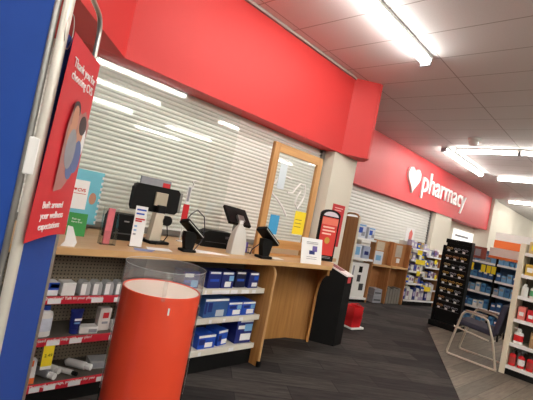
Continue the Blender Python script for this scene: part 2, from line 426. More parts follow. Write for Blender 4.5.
# wide wing towards the west
dL = Vector((-.857, .515)).normalized(); rzL = math.atan2(dL.y, dL.x)
o = Vector((dL.x * .03, dL.y * .03))
MB().tube([(o.x, o.y, .02), (o.x, o.y, 2.3)], .0095, 12).build('post', GREYM, t, True)
P = []
for i in range(25):
    s = .037 + i * .03; w = .006 * math.sin(i * .9) + .003 * math.sin(i * 2.3)
    P.append([(dL.x * s - dL.y * w, dL.y * s + dL.x * w, z) for z in (.1, .5, .9, 1.3, 1.7, 2.0, 2.012, 2.03, 2.3)])
b = MB(); b.grid(P)
fb = b.build('fabric_panel', BLUEF, t, True)
s2 = .045 + 24 * .03
MB().tube([(dL.x * s2, dL.y * s2, .02), (dL.x * s2, dL.y * s2, 2.3)], .0125, 12).build('post', POST, t, True)
MB().box(-.016, .016, -.016, .016, 1.47, 1.585, .004, Matrix.Translation((o.x * .35, o.y * .35, 0)) @ Matrix.Rotation(rzL, 4, 'Z')).build('hinge_sleeve', WHITE, t)
nB = Vector((dB.y, -dB.x))
b = MB(); ring = [(0.01 + nB.x * .01 + .032 * math.cos(a) * dB.x, .01 + nB.y * .01 + .032 * math.cos(a) * dB.y, 1.93 + .055 * math.sin(a)) for a in [2 * math.pi * k / 20 for k in range(21)]]
b.tube(ring, .0016, 6); b.build('hanging_ring', CHROME, t, True)
for px, py in ((0, 0), (q.x, q.y), (dL.x * s2, dL.y * s2)):
    MB().lathe([(0, 0), (.03, 0), (.03, .015), (.012, .02), (0, .02)], 14, (px, py, .001)).build('foot', BLACK, t, True)
# banner (its own thing, hung on the screen)
bo = A + nB * .018
t = thing('hanging_banner', 'red hanging banner with white thank you text and a family photo', 'banner', (bo.x, bo.y, 1.27), rzB)
def bx(s, z): # curl towards the camera near the lower edge
    return -.012 + .05 * s * (z / .665 - .85) - .006 * math.sin(math.pi * s / .32) * (1 - z / .665)
S0, S1 = .012, .333
b = MB(); b.grid([[(s - .055 * (1 - z / .665), bx(s, z), z + .012 * math.sin(math.pi * (s - S0) / (S1 - S0)) * (1 - z / .62)) for s in [S0 + (S1 - S0) * k / 10 for k in range(11)]] for z in [.665 * j / 12 for j in range(13)]])
b.grid([[(s - .055 * (1 - z / .665), bx(s, z) + .0012, z + .012 * math.sin(math.pi * (s - S0) / (S1 - S0)) * (1 - z / .62)) for s in [S0 + (S1 - S0) * k / 10 for k in range(11)]] for z in [.665 * j / 12 for j in range(13)]])
ban = b.build('banner_sheet', BANNER, t, True)
text('Thank you for\nchoosing CVS', .043, PAPER, ban, (.05, -.0145, .57), FRONT, spacing=.95)
text('Built around\nyour wellness\nexpectations', .033, PAPER, ban, (.015, -.0222, .105), (R(90), 0, R(-2.2)), spacing=1.05)
ph = MB(); ph.prism([(.07, .16), (.14, .17), (.235, .24), (.285, .33), (.30, .42), (.235, .46), (.195, .44), (.115, .47), (.08, .38)], 0, .0006, upright((0, -.0235, 0))); ph = ph.build('photo_print', mat('print_backdrop', (176, 120, 116), .6, var=.3, scale=18), ban)
for (cx, cz, rx, rz_, m_) in ((.15, .41, .032, .05, SKIN), (.225, .375, .035, .05, SKIN), (.24, .405, .04, .035, HAIR), (.15, .445, .036, .03, HAIR), (.16, .31, .05, .07, GREYP), (.235, .29, .045, .06, DENIM), (.19, .25, .04, .045, DENIM), (.12, .35, .018, .04, SKIN), (.275, .35, .02, .05, PAPER)):
    MB().prism([(cx - .012 + x, cz + z) for x, z in ellipse(rx, rz_)], 0, .0004, upright((0, -.0243 - random.random() * .001, 0))).build('photo_figure', m_, ph)

# ---------------------------------------------------------------- worktop and front
CT = 1.045
ctp = [(-.9, 2.53), (3.0, 2.53), (3.73, 2.43), (4.06, 2.62), (4.19, 2.92), (4.72, 3.02), (4.72, 3.56), (-.9, 3.56)]
cto = tag(MB().prism(ctp, CT - .045, CT).build('worktop', MAPLEX), 'long maple worktop of the pharmacy counter under the shutter', 'worktop')
b = MB(); b.prism([(-.9, 2.524), (3.0, 2.524), (3.735, 2.424), (3.73, 2.43), (3.0, 2.53), (-.9, 2.53)], CT - .044, CT - .001)
b.build('edge_band', MAPLEE, cto)
t = thing('counter_front', 'maple kneehole front panel under the open end of the counter', 'counter panel', (3.0, 3.1, 0))
MB().prism([(-.05, .03), (.668, .0), (.982, -.03), (.99, -.0), (.67, .03), (-.05, .06)], 0, .998).build('panel', MAPLE, t)
MB().prism([(.982, -.03), (1.235, -.18), (1.245, -.165), (.99, 0)], 0, .998).build('panel', MAPLE, t)
# corbel
d = Vector((3.76 - 4.236, 2.47 - 2.92)); L = d.length; d.normalize()
prof = [(0, .998), (L, .998), (L, .93)] + [(L - .0 - (L - .09) * math.sin(R(90) * k / 6), .93 - .06 - (.30) * (1 - math.cos(R(90) * k / 6)) + .06 * (1 - k / 6)) for k in range(1, 7)] + [(.09, 0.0), (0, 0)]
Mx = Matrix.Translation((1.24, -.175, 0)) @ Matrix.Rotation(math.atan2(d.y, d.x), 4, 'Z') @ Matrix.Rotation(R(90), 4, 'X')
MB().prism(prof, -.013, .013, Mx).build('corbel', MAPLE, t)

# ---------------------------------------------------------------- gondolas under the worktop
def shelf_part(parent, x0, x1, yb, yf, z, m, lipm, liph, tags, words=None):
    s = MB().box(x0, x1, yf, yb, z - .012, z).build('shelf', m, parent)
    MB().box(x0, x1, yf - .012, yf - .001, z - liph + .008, z + .008, .002).build('price_strip', lipm, s)
    for tx, tw in tags:
        MB().box(tx, tx + tw, yf - .0145, yf - .0125, z - liph + .012, z - .006).build('price_tag', PRICE, s)
    if words:
        text(words[0], .026, PAPER, s, (words[1], yf - .0127, z - .012), FRONT, ext=.0004, bold=.0004)
    return s
GL = thing('shelf_unit', 'pegboard shelf unit with red strips under the worktop beside the blue screen', 'shelf unit', (0, 0, 0))
MB().box(.3, 1.62, 2.96, 2.985, 0.0, .998).build('pegboard_back', PEG, GL)
MB().box(.3, 1.62, 2.64, 2.95, 0.0, .085).build('kick_base', BLACKM, GL)
MB().box(1.6, 1.63, 2.64, 2.955, .09, .99).build('upright', SHELFD, GL)
YF = 2.63
shelf_part(GL, .3, 1.595, 2.955, YF, .705, SHELFD, LIPRED, .05, [(.955, .08), (1.23, .08), (1.39, .08)], ('Questions? Talk to your pharmacist.', .93))
shelf_part(GL, .3, 1.595, 2.955, YF, .435, SHELFD, LIPRED, .05, [(1.0, .08), (1.14, .08), (1.41, .08)], ('Need medical help with any plan?', .935))
shelf_part(GL, .3, 1.595, 2.955, YF, .142, SHELFD, LIPRED, .05, [(.955, .06), (1.04, .07), (1.19, .08), (1.38, .08)], ('Thorough coverage, protection for you', .95))
GR = thing('shelf_unit', 'white shelf unit of blue cartons behind the red bin', 'shelf unit', (0, 0, 0))
MB().box(1.64, 2.95, 2.96, 2.985, 0.0, .998).build('back_panel', SHELFD, GR)
MB().box(1.64, 2.95, 2.66, 2.95, 0.0, .15).build('kick_base', BLACKM, GR)
for z, tg in ((.745, [(2.19, .02), (2.27, .2), (2.49, .08), (2.62, .1), (2.76, .05)]), (.485, [(2.3, .03), (2.46, .03), (2.66, .05)]), (.205, [(2.25, .03), (2.6, .06)])):
    shelf_part(GR, 1.64, 2.935, 2.955, YF, z, SHELF, SHELF, .05, tg)
prof = [(2.55, .0), (2.55, .90)] + [(2.55 + .09 * (1 - math.cos(R(90) * k / 6)), .90 + .09 * math.sin(R(90) * k / 6)) for k in range(1, 7)] + [(3.0, .99), (3.0, 0)]
Mx = Matrix(((0, 0, 1, 0), (1, 0, 0, 0), (0, 1, 0, 0), (0, 0, 0, 1)))
ep = MB().prism(prof, 2.953, 2.985, Mx).build('end_panel', MAPLE, GR)
edge = [(a[0] - .003, a[1] - .004) for a in prof[:8]]
b = MB(); b.tube([(2.969, y, z) for y, z in edge], .011, 8); b.build('edge_band', MAPLEE, ep, True)
MB().box(2.948, 2.99, 2.53, 2.56, 0.001, .055, .003).build('rubber_foot', BLACK, ep)

# products -----------------------------------------------------------------
def carton(loc, w, d, h, m, label, parts=(), rz=0, group=None, name='carton', cat='box'):
    o = MB().box(-w / 2, w / 2, 0, d, 0, h, min(.003, w / 20)).build(name, m, loc=loc, rz=rz)
    tag(o, label, cat, group)
    for nm, x0, x1, z0, z1, pm in parts:   # printed areas on the front, as fractions
        MB().box(-w / 2 + x0 * w, -w / 2 + x1 * w, -.0012, .0005, z0 * h, z1 * h).build(nm, pm, o)
    return o
def bottle(loc, r_, h, m, capm, label, labm=None, rz=0, group=None, pump=False, sx=1, sy=.7, name='bottle'):
    t = thing(name, label, 'bottle', loc, rz, group)
    MB().lathe([(0, 0), (r_ * .95, 0), (r_, .01 * h), (r_, .68 * h), (r_ * .9, .77 * h), (r_ * .4, .83 * h), (r_ * .4, .86 * h), (0, .86 * h)], 18, sx=sx, sy=sy).build('body', m, t, True)
    if labm: MB().lathe([(r_ * 1.02, .18 * h), (r_ * 1.02, .6 * h)], 18, sx=sx, sy=sy).build('label_band', labm, t, True)
    c = MB().lathe([(0, .86 * h), (r_ * .48, .86 * h), (r_ * .45, h), (0, h)], 14)
    if pump: c.box(-r_ * 1.1, r_ * .3, -r_ * .15, r_ * .15, h, h * 1.06)
    c.build('cap', capm, t, True)
    return t
ZA, ZB, ZC = .7055, .4355, .1425
# left unit, upper shelf
carton((.985, 2.66, ZA), .075, .10, .085, mat('white_blue_pack', (232, 236, 240), .4), 'blue and white pack at the screen end of the upper red-strip shelf', [('print', 0, 1, .45, 1, BLUEBOX), ('print', .3, 1, .6, .9, CYAN)])
carton((1.085, 2.655, ZA), .085, .10, .085, WHITE, 'plain white box on the upper red-strip shelf beside blue pack')
for k in range(5):
    t = thing('blister_pack', ['first', 'second', 'third', 'fourth', 'fifth'][k] + ' clear clamshell pack past the white box on upper red-strip shelf', 'pack', (1.195 + k * .083, 2.66, ZA), 0, 'clear packs on the upper red-strip shelf')
    MB().prism([(-.032, 0), (.032, 0), (.032, .07), (.02, .092), (-.02, .092), (-.032, .07)], -.08, 0, upright((0, 0, 0))).build('shell', FILM, t)
    MB().box(-.029, .004, -.0015, -.0005, .003, .078).build('insert_card', PAPER, t)
# left unit, middle shelf
bottle((.99, 2.70, ZB), .048, .20, WHITE, BLUEBOX, 'white bottle with blue cap on the middle red-strip shelf', mat('bottle_print', (214, 222, 236), .5, var=.2, scale=30), name='lotion_bottle')
t = thing('cream_tube', 'dark blue tube standing on its cap on middle red-strip shelf', 'tube', (1.19, 2.70, ZB))
MB().lathe([(0, 0), (.028, 0), (.03, .03), (0, .03)], 16).build('cap', NAVYBOX, t, True)
b = MB(); b.lathe([(.03, .03), (.036, .06), (.042, .15)], 16, sy=.6); b.box(-.043, .043, -.004, .004, .145, .165); tb = b.build('body', NAVYBOX, t, True)
MB().box(-.018, .03, -.0265, -.0245, .09, .105).build('print', PAPER, tb)
MB().box(-.018, .02, -.0265, -.0245, .07, .08).build('print', SKY, tb)
carton((1.275, 2.66, ZB), .12, .08, .045, WHITE, 'small white box lying flat on the middle red-strip shelf', [('print', .5, .95, .2, .7, GREYP)], rz=R(-8))
carton((1.395, 2.70, ZB), .085, .06, .16, mat('pale_carton', (222, 216, 212), .5), 'tall pale carton on the middle red-strip shelf near the bin', [('print', .3, .8, .55, .8, REDP), ('print', .3, .8, .3, .4, GREYP)])
carton((1.475, 2.665, ZB), .05, .06, .07, PAPER, 'little white box at the bin end of the middle red-strip shelf', [('print', .2, .8, .3, .6, REDP)])
# left unit, bottom shelf
carton((.96, 2.66, ZC), .055, .05, .15, PAPER, 'white and orange carton standing on the bottom red-strip shelf', [('print', 0, 1, 0, .25, ORANGE), ('print', .35, .65, .75, 1, ORANGE)])
def lying(loc, L_, r_, rz, m, capm, label):
    t = thing('ointment_tube', label, 'tube', loc, rz)
    b = MB(); pts = [(0, 0, r_), (L_ * .75, 0, r_ * .95), (L_, 0, r_ * .95)]
    b.tube([(0, 0, r_), (L_ * .1, 0, r_), (L_ * .78, 0, r_)], [r_ * .35, r_, r_], 14); b.build('body', m, t, True)
    b = MB(); b.tube([(L_ * .78, 0, r_), (L_, 0, r_)], r_ * .8, 14); b.build('cap', capm, t, True)
lying((1.015, 2.83, ZC), .2, .026, R(-62), GREYP, PAPER, 'grey tube lying next to the white and orange carton')
lying((1.09, 2.84, ZC), .14, .027, R(-60), WHITE, WHITE, 'short fat white tube lying in the bottom red-strip shelf')
lying((1.165, 2.79, ZC), .16, .018, R(-56), WHITE, BLACK, 'slim white tube with black cap on bottom red-strip shelf')
lying((1.245, 2.86, ZC), .2, .028, R(-52), PAPER, PAPER, 'large white tube lying behind the slim one on bottom shelf')
carton((1.45, 2.72, ZC), .16, .12, .055, FILM, 'clear plastic pack lying at the bin end of bottom shelf', [('print', .1, .9, .2, .8, GREYP)], rz=R(-10), name='clear_pack')
t = thing('sale_tag', 'yellow hanging price tag below the middle red shelf strip', 'tag', (1.025, 2.6185, .40))
MB().box(-.032, .032, -.002, 0, -.135, 0).build('card', YEL, t)
MB().box(-.032, .032, -.0025, -.001, -.155, -.135).build('tear_strip', PAPER, t)
text('2.49', .028, BLACK, t, (-.022, -.0032, -.075), FRONT, ext=.0003)
# right unit cartons
PN = [('print', .05, .6, .68, .9, PAPER), ('print', .5, .95, .1, .5, SKY), ('print', .05, .45, .35, .5, BLUEBOX)]
PB = [('print', .05, .9, .82, .97, PAPER), ('print', .6, .95, .15, .6, PAPER), ('print', .4, .7, .4, .75, SKY)]
PD = [('print', .1, .9, .86, .97, PAPER), ('print', .15, .85, .4, .55, BLUEBOX)]
carton((2.06, 2.66, .7455), .16, .15, .14, NAVYBOX, 'navy carton on the top white shelf half hidden by the bin', PN)
carton((2.31, 2.66, .7455), .145, .15, .15, NAVYBOX, 'plain navy carton on the top white shelf beside tooth-print carton', PD)
carton((2.465, 2.66, .7455), .145, .15, .15, NAVYBOX, 'navy carton with white tooth print on the top white shelf', [('print', .05, .9, .84, .97, PAPER), ('print', .3, .8, .08, .4, PAPER), ('print', .6, .98, .45, .75, SKY)])
carton((2.645, 2.68, .7455), .13, .15, .15, mat('dark_navy_carton', (18, 24, 62), .4, var=.2, scale=12), 'darkest navy carton on the top white shelf', PD)
carton((2.80, 2.66, .7455), .13, .15, .15, NAVYBOX, 'navy carton at the wood panel end of top white shelf', [('print', .35, .9, .1, .35, PAPER), ('print', .1, .9, .85, .97, PAPER), ('print', .5, .95, .5, .8, BLUEBOX)])
carton((2.06, 2.655, .4855), .2, .18, .15, NAVYBOX, 'navy carton on the middle white shelf half hidden by the bin', PB)
carton((2.39, 2.655, .4855), .27, .2, .165, mat('steel_blue_carton', (52, 92, 150), .4, var=.25, scale=14), 'large white-topped blue carton on the middle white shelf', [('print', 0, 1, .88, 1, PAPER), ('print', .15, .32, .3, .8, NAVYBOX), ('print', .5, .85, .05, .4, mat('grey_print2', (180, 190, 200), .5)), ('print', .02, .1, .2, .85, NAVYBOX)])
for k, (x, nm) in enumerate(((2.62, 'next to the white-topped blue carton'), (2.80, 'at the wood panel end'))):
    carton((x, 2.655, .4855), .172, .2, .125, BLUEBOX, 'low bright blue carton on middle white shelf ' + nm, [('print', .02, .98, .86, 1, PAPER), ('print', .35, .9, .1, .45, PAPER), ('print', .1, .55, .55, .75, NAVYBOX), ('print', .65, .95, .5, .8, SKY)])
carton((2.04, 2.655, .2055), .2, .2, .13, NAVYBOX, 'navy carton on the bottom white shelf half hidden by the bin', PB)
carton((2.36, 2.66, .2055), .19, .2, .12, BLUEBOX, 'low blue carton on the bottom white shelf', [('print', 0, 1, .82, 1, PAPER), ('print', .4, .85, .1, .45, PAPER), ('print', .05, .4, .3, .7, NAVYBOX)])
carton((2.56, 2.68, .2055), .13, .17, .14, BLUEBOX, 'blue carton turned askew on the bottom white shelf', [('print', 0, .95, .84, 1, PAPER), ('print', .4, .95, .1, .4, PAPER), ('print', .05, .35, .3, .7, NAVYBOX)], rz=R(9))
carton((2.81, 2.665, .2055), .20, .24, .23, NAVYBOX, 'biggest navy carton on the bottom white shelf by the wood panel', [('print', .2, 1, .88, .99, PAPER), ('print', .3, .95, .12, .4, PAPER), ('print', .5, .98, .5, .8, SKY), ('print', .1, .5, .6, .75, PAPER)], rz=R(-4))

# ---------------------------------------------------------------- red drum bin
t = thing('drop_bin', 'big round red drop-off bin with clear plastic collar', 'bin', (1.235, 1.83, 0))
RB = .215
MB().lathe([(0, .001), (RB - .008, .001), (RB - .008, .975), (RB - .01, .985), (RB - .016, .985), (RB - .017, .976)], 64).build('drum', BINRED, t, True)
MB().lathe([(0, .966), (RB - .0175, .966), (RB - .0175, .98), (0, .982)], 48).build('lid', BINLID, t, True)
ang = math.atan2(-1.83, -1.235)
b = MB(); b.lathe([(RB, .02), (RB, .99)], 72); b.build('clear_sleeve', ACRYL, t, True)
b = MB(); b.lathe([(RB, .991), (RB, 1.11)], 72); b.build('clear_collar', COLLAR, t, True)
MB().tube([((RB - .0015) * math.cos(a), (RB - .0015) * math.sin(a), 1.111) for a in [2 * math.pi * q_ / 48 for q_ in range(49)]], .0011, 6, False).build('sleeve_rim', mat('rim_milk', (190, 194, 196), .3), t, True)
MB().lathe([(RB + .001, .97), (RB + .003, .97), (RB + .003, 1.11), (RB + .001, 1.11)], 4, a0=ang + .02, a1=ang + .11).build('sleeve_seam', COLLAR, t, True)
MB().lathe([(RB + .001, .905), (RB + .002, .905), (RB + .002, .94), (RB + .001, .94)], 3, a0=ang + .22, a1=ang + .26).build('handle_slot_sticker', WHITE, t)
for a in (ang - 1.36, ang + 1.38):
    MB().lathe([(RB + .001, .45), (RB + .0025, .45), (RB + .0025, .92), (RB + .001, .92)], 3, a0=a, a1=a + .035).build('specular_strip', WHITE, t)  # white strips paint the acrylic's specular line near each side edge

# ---------------------------------------------------------------- on the worktop
Z0 = CT + .0006
# clear shield over the registers and wood framed shield
t = thing('acrylic_shield', 'large clear acrylic sheet hung in front of the shutter', 'shield', (1.0, 3.38, Z0))
MB().box(0, 1.85, 0, .005, .12, 1.505).build('clear_sheet', SHIELD, t)
for x in (.08, 1.5):
    MB().box(x, x + .03, -.01, .015, 0.0, .14, .002).build('bracket', FILM, t)
t = thing('framed_shield', 'pine framed clear shield standing on the counter end', 'shield', (2.92, 2.86, Z0), R(-1))
fw_, fh = .83, 1.185
MB().box(0, .085, -.02, .02, 0, fh, .002).build('stile', PINE, t)
MB().box(fw_ - .085, fw_, -.02, .02, 0, fh, .002).build('stile', PINE, t)
MB().box(.0855, fw_ - .0855, -.019, .019, fh - .09, fh, .002).build('top_rail', PINEX, t)
MB().box(.0855, fw_ - .0855, -.019, .019, .085, .175, .002).build('bottom_rail', PINEX, t)
MB().box(.0855, fw_ - .0855, -.019, .019, 0, .025, .002).build('sill_rail', PINEX, t)
pane = MB().box(.08, fw_ - .08, -.003, .003, .17, fh - .085).build('clear_pane', SHIELD, t)
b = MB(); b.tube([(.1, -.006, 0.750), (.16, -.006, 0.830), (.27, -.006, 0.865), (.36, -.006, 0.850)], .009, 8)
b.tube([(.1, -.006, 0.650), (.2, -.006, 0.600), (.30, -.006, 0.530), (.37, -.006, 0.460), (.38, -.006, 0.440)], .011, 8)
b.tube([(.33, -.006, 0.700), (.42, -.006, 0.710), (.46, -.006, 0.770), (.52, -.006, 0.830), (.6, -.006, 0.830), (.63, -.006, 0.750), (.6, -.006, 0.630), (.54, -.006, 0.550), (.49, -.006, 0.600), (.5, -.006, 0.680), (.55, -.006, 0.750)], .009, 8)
b.build('reflection_squiggle', SIGNW, pane, True)  # white tubes stand in for light reflected in the clear pane
t = tag(MB().box(0, .14, -.002, 0, 0, .205).build('notice', CYAN, loc=(3.045, 2.835, 1.275), rz=R(-1)), 'blue notice taped low on the pine framed shield', 'notice')
t = tag(MB().box(0, .19, -.002, 0, 0, .26).build('notice', YEL, loc=(3.43, 2.829, 1.31), rz=R(-1)), 'yellow notice taped on the pine framed shield', 'notice')
for z in (.16, .12, .08): MB().box(.02, .13, -.003, -.0015, z, z + .008).build('text_line', mat('olive_ink', (150, 130, 40), .6), t)
tag(MB().box(0, .11, -.002, 0, 0, .27).build('notice', mat('pale_sheet', (214, 224, 232), .5), loc=(3.05, 2.835, 1.76), rz=R(-1)), 'pale sheet taped high on the pine framed shield', 'notice')
MB_ = MB(); MB_.tube([(0, 0, 0), (.02, 0, .05), (.06, 0, .07), (.07, 0, .1), (.05, 0, .13), (.09, 0, .15)], .008, 8)
tag(MB_.build('curl_mark', PAPER, loc=(2.33, 3.37, 1.52), smooth=True), 'white curly mark on the acrylic sheet', 'tape')  # white curled tube set against the acrylic sheet
# poster with leaflet
t = thing('poster', 'pale blue poster with white leaflet behind the red banner', 'poster', (1.14, 3.3797, 1.10))
MB().box(0, .34, -.004, 0, 0, .45).build('poster_sheet', TEAL, t)
lf = MB().box(.10, .23, -.007, -.0045, .12, .36).build('leaflet', PAPER, t)
text('CVS', .038, REDP, lf, (.14, -.0078, .265), FRONT, ext=.0003, bold=.001)
MB().prism(heart_pts(.026, .024), 0, .0006, upright((.111, -.0074, .267))).build('heart_mark', REDP, lf)
MB().box(.115, .215, -.0078, -.0072, .245, .25).build('underline', REDP, lf)
MB().prism([(x + .275, z + .22) for x, z in ellipse(.03, .05)], 0, .0006, upright((0, -.0045, 0))).build('hand_print', SKIN, t)
for k in range(9): MB().box(.325, .34, -.0055, -.0042, .01 + k * .048, .034 + k * .048).build('edge_mark', PAPER, t)
# green card in holder
t = thing('card_holder', 'green card in a white holder on the counter edge', 'sign', (.965, 2.57, Z0), R(-12))
MB().box(-.005, .105, 0, .003, .07, .215, 0, Matrix.Rotation(R(-6), 4, 'X')).build('green_card', GREEN, t)
text('Pick up\nhere first', .017, PAPER, t, (.015, .015, .17), FRONT, ext=.0003)
MB().prism([(-.02, 0), (.06, 0), (.07, .03), (.03, .125), (.0, .13), (.0, .03)], -.012, -.006, upright()).build('holder', PAPER, t)
# clear rack with pink leaflets
t = thing('leaflet_rack', 'clear acrylic leaflet rack with pink leaflets on counter', 'rack', (1.27, 2.80, Z0), R(-8))
MB().box(0, .11, 0, .003, 0, .27, .001).build('back_plate', ACRYL, t)
MB().box(0, .11, -.07, -.067, 0, .1, .001).build('front_plate', ACRYL, t)
MB().box(0, .11, -.07, .0, 0, .003).build('base_plate', ACRYL, t)
for x in (0, .107): MB().prism([(-.0665, .0035), (-.001, .0035), (-.001, .26), (-.0665, .1)], x, x + .003, Matrix(((0, 0, 1, 0), (1, 0, 0, 0), (0, 1, 0, 0), (0, 0, 0, 1)))).build('side_plate', ACRYL, t)
MB().box(.03, .075, -.03, -.01, .004, .26).build('leaflet', mat('pink_leaflet', (214, 110, 120), .6, var=.2, scale=30), t)
# dark printer
t = thing('receipt_printer', 'squat black receipt printer behind the clear leaflet rack', 'printer', (1.45, 3.02, Z0), R(-8))
MB().prism([(0, 0), (.2, 0), (.2, .17), (.15, .21), (0, .21)], 0, .235, Matrix(((0, 0, 1, 0), (1, 0, 0, 0), (0, 1, 0, 0), (0, 0, 0, 1)))).build('body', BLACK, t)
MB().box(.03, .22, -.003, 0, .05, .06).build('paper_slot', DGREY, t)
MB().box(.1, .14, -.003, 0, .15, .16).build('badge', GREYM, t)
# tall white leaflet sign
t = thing('sign_holder', 'tall white printed card standing before the black monitor', 'sign', (1.535, 2.735, Z0), R(-14))
MB().box(-.045, .045, 0, .004, .005, .31, 0, Matrix.Rotation(R(-4), 4, 'X')).build('card', PAPER, t)
MB().box(-.05, .05, -.02, .05, 0, .005).build('base', ACRYL, t)
for z, w, m_ in ((.275, .07, BLUEBOX), (.245, .06, BLUEBOX), (.205, .07, REDP), (.19, .05, REDP), (.15, .02, SKY), (.12, .02, SKY), (.09, .02, GREYP)):
    MB().box(-.035, -.035 + w, -.001, .001, z, z + .012, 0, Matrix.Translation((0, (z * .07) - .0, 0))).build('print_line', m_, t)
# register monitor seen from behind
t = thing('register_monitor', 'black register monitor seen from its back on beige stand', 'monitor', (1.825, 3.08, Z0), R(4)); t.scale = (1.03, 1, .97)
b = MB(); b.prism([(-.22, .27), (.2, .27), (.225, .295), (.225, .47), (.2, .5), (-.2, .5), (-.235, .46), (-.235, .3)], 0, .035, upright((0, 0.0, 0))); b.build('screen_back', BLACK, t)
MB().box(-.21, .21, .002, .02, .28, .49).build('bezel', DGREY, t)
MB().box(-.03, .09, -.052, -.0355, .33, .45, .004).build('mount_plate', mat('beige_plastic', (176, 166, 146), .5), t)
MB().box(-.01, .07, -.09, -.053, .26, .34, .01).build('pivot', BLACKM, t)
MB().prism([(-.04, 0), (.07, 0), (.06, .27), (-.02, .27)], -.03, .03, upright((0, -.06, 0))).build('stand', mat('beige_stand', (206, 198, 180), .5), t)
MB().box(-.06, .13, -.14, .06, 0, .025, .006).build('foot', BLACKM, t)
b = MB(); b.tube([(.1, -.1, .21), (.1, -.06, .21)], .045, 18); b.build('scanner_head', BLACK, t, True)
b = MB(); b.tube([(.1, -.1, .17), (.11, -.12, .08), (.08, -.12, .03), (-.02, -.16, .006)], .005, 8); b.build('cable', BLACK, t, True)
MB().box(.235, .265, -.02, .03, .29, .48, .003).build('side_reader', GREYM, t)
t = thing('display_bar', 'grey bar sign with red end block above the black monitor', 'sign', (1.80, 3.34, Z0), 0); t.scale = (1, 1, .93)
MB().box(0, .32, 0, .02, .5, .60, .003).build('bar', GREYP, t)
MB().box(.23, .31, -.003, .0, .51, .57).build('red_block', REDP, t)
for x in (.04, .28): MB().box(x, x + .012, .004, .016, 0, .5).build('leg', GREYM, t)
# red and white bookmark sign
t = thing('flag_sign', 'narrow upright red and white sign on the counter behind terminal', 'sign', (2.29, 3.27, Z0), R(-10))
b = MB(); b.tube([(0, 0, 0), (0, 0, .2)], .006, 8); b.lathe([(0, 0), (.035, 0), (.035, .008), (0, .008)], 14); b.build('stem', WHITE, t, True)
MB().box(-.032, .032, -.004, .0, .19, .37, .001).build('red_card', REDPL, t)
MB().box(-.022, .022, -.003, .0, .371, .56, .001).build('white_card', PAPER, t)
MB().box(-.012, .012, -.0045, -.003, .40, .54).build('print_strip', GREYP, t)
# payment terminals
def terminal(loc, rz, label, k=1.0, cable=None):
    t = thing('card_terminal', label, 'card terminal', loc, rz, 'card terminals')
    t.scale = (k, k, k)
    MB().box(-.055, .055, -.04, .05, 0, .02, .006).build('foot', BLACKM, t)
    MB().prism([(-.03, .02), (.03, .02), (.045, .10), (.04, .15), (-.05, .15), (-.05, .1)], -.025, .025, upright()).build('stand', BLACKM, t)
    Mh = Matrix.Translation((0, -.0, .155)) @ Matrix.Rotation(R(36), 4, 'Y') @ Matrix.Rotation(R(-14), 4, 'X')
    hd = MB().box(-.10, .10, -.05, .05, 0, .034, .008, Mh).build('head', BLACK, t)
    MB().box(-.09, .09, -.052, .052, .0125, .0165, 0, Mh).build('side_trim', CHROME, hd)
    MB().box(-.085, .02, -.04, .04, .0335, .0355, 0, Mh).build('screen', DGREY, hd)
    if cable:
        b = MB(); b.tube(cable, .004, 8); b.build('cable', mat('cable_blue_black', (28, 30, 52), .4), t, True)
terminal((1.985, 2.70, Z0), R(-6), 'card terminal on stand beside the black register monitor', 1.12, cable=[(-.06, .0, .22), (.0, .04, .28), (.05, .05, .315), (.12, .05, .27), (.145, .05, .18), (.13, .04, .08), (.06, .0, .02)])
terminal((2.85, 2.64, Z0), R(-6), 'card terminal on stand in front of pine framed shield', 1.28, cable=[(-.05, .02, .1), (-.085, .05, .05), (-.08, .07, .01)])
# second register
t = thing('pin_box', 'black cash drawer box under the tilted screen', 'printer', (2.42, 3.08, Z0), R(-14))
MB().prism([(0, 0), (.36, 0), (.36, .13), (.3, .165), (.06, .165), (0, .135)], -.17, 0, upright()).build('body', BLACK, t)
MB().box(.03, .33, -.004, .0, .05, .055).build('seam', DGREY, t)
MB().box(.24, .32, -.004, .0, .1, .125).build('slot', DGREY, t)
t = thing('tilted_screen', 'tilted black touch screen on a short grey neck', 'screen', (2.97, 3.31, Z0), R(-4))
Mh = Matrix.Translation((-.0, -.06, .33)) @ Matrix.Rotation(R(4), 4, 'Y') @ Matrix.Rotation(R(-46), 4, 'X')
h = MB().box(-.155, .155, -.018, .018, -.115, .13, .008, Mh).build('screen_head', BLACK, t)
MB().box(-.14, .14, .018, .02, -.1, .115, 0, Mh).build('screen_glass', DGREY, h)
MB().box(-.04, .05, -.05, -.018, -.09, -.01, .006, Mh).build('mount_plate', GREYM, h)
MB().prism([(-.035, 0), (.035, 0), (.025, .34), (-.025, .34)], -.02, .02, upright((.0, -.07, 0))).build('neck', GREYM, t)
MB().box(-.07, .07, -.12, .02, 0, .015, .004).build('foot', BLACKM, t)
# paper bag
t = thing('paper_bag', 'white translucent paper bag standing on the counter', 'bag', (2.60, 2.78, Z0), R(-8)); t.scale = (.7, .9, 1.04)
b = MB(); b.grid([[(x * w, y * dd, z) for x, y in ((-1, -1), (-.3, -1.15), (.3, -.9), (1, -1), (1.05, 0), (1, 1), (0, 1.1), (-1, 1), (-1.05, 0), (-1, -1))] for z, w, dd in ((0, .115, .05), (.1, .108, .05), (.19, .09, .04), (.24, .06, .02), (.27, .03, .012), (.30, .028, .008))])
b.build('bag_body', mat('bag_paper', (206, 205, 200), .7, var=.05, bump=.3), t, True)
MB().box(-.028, .03, -.012, .012, .28, .31).build('folded_top', PAPER, t)
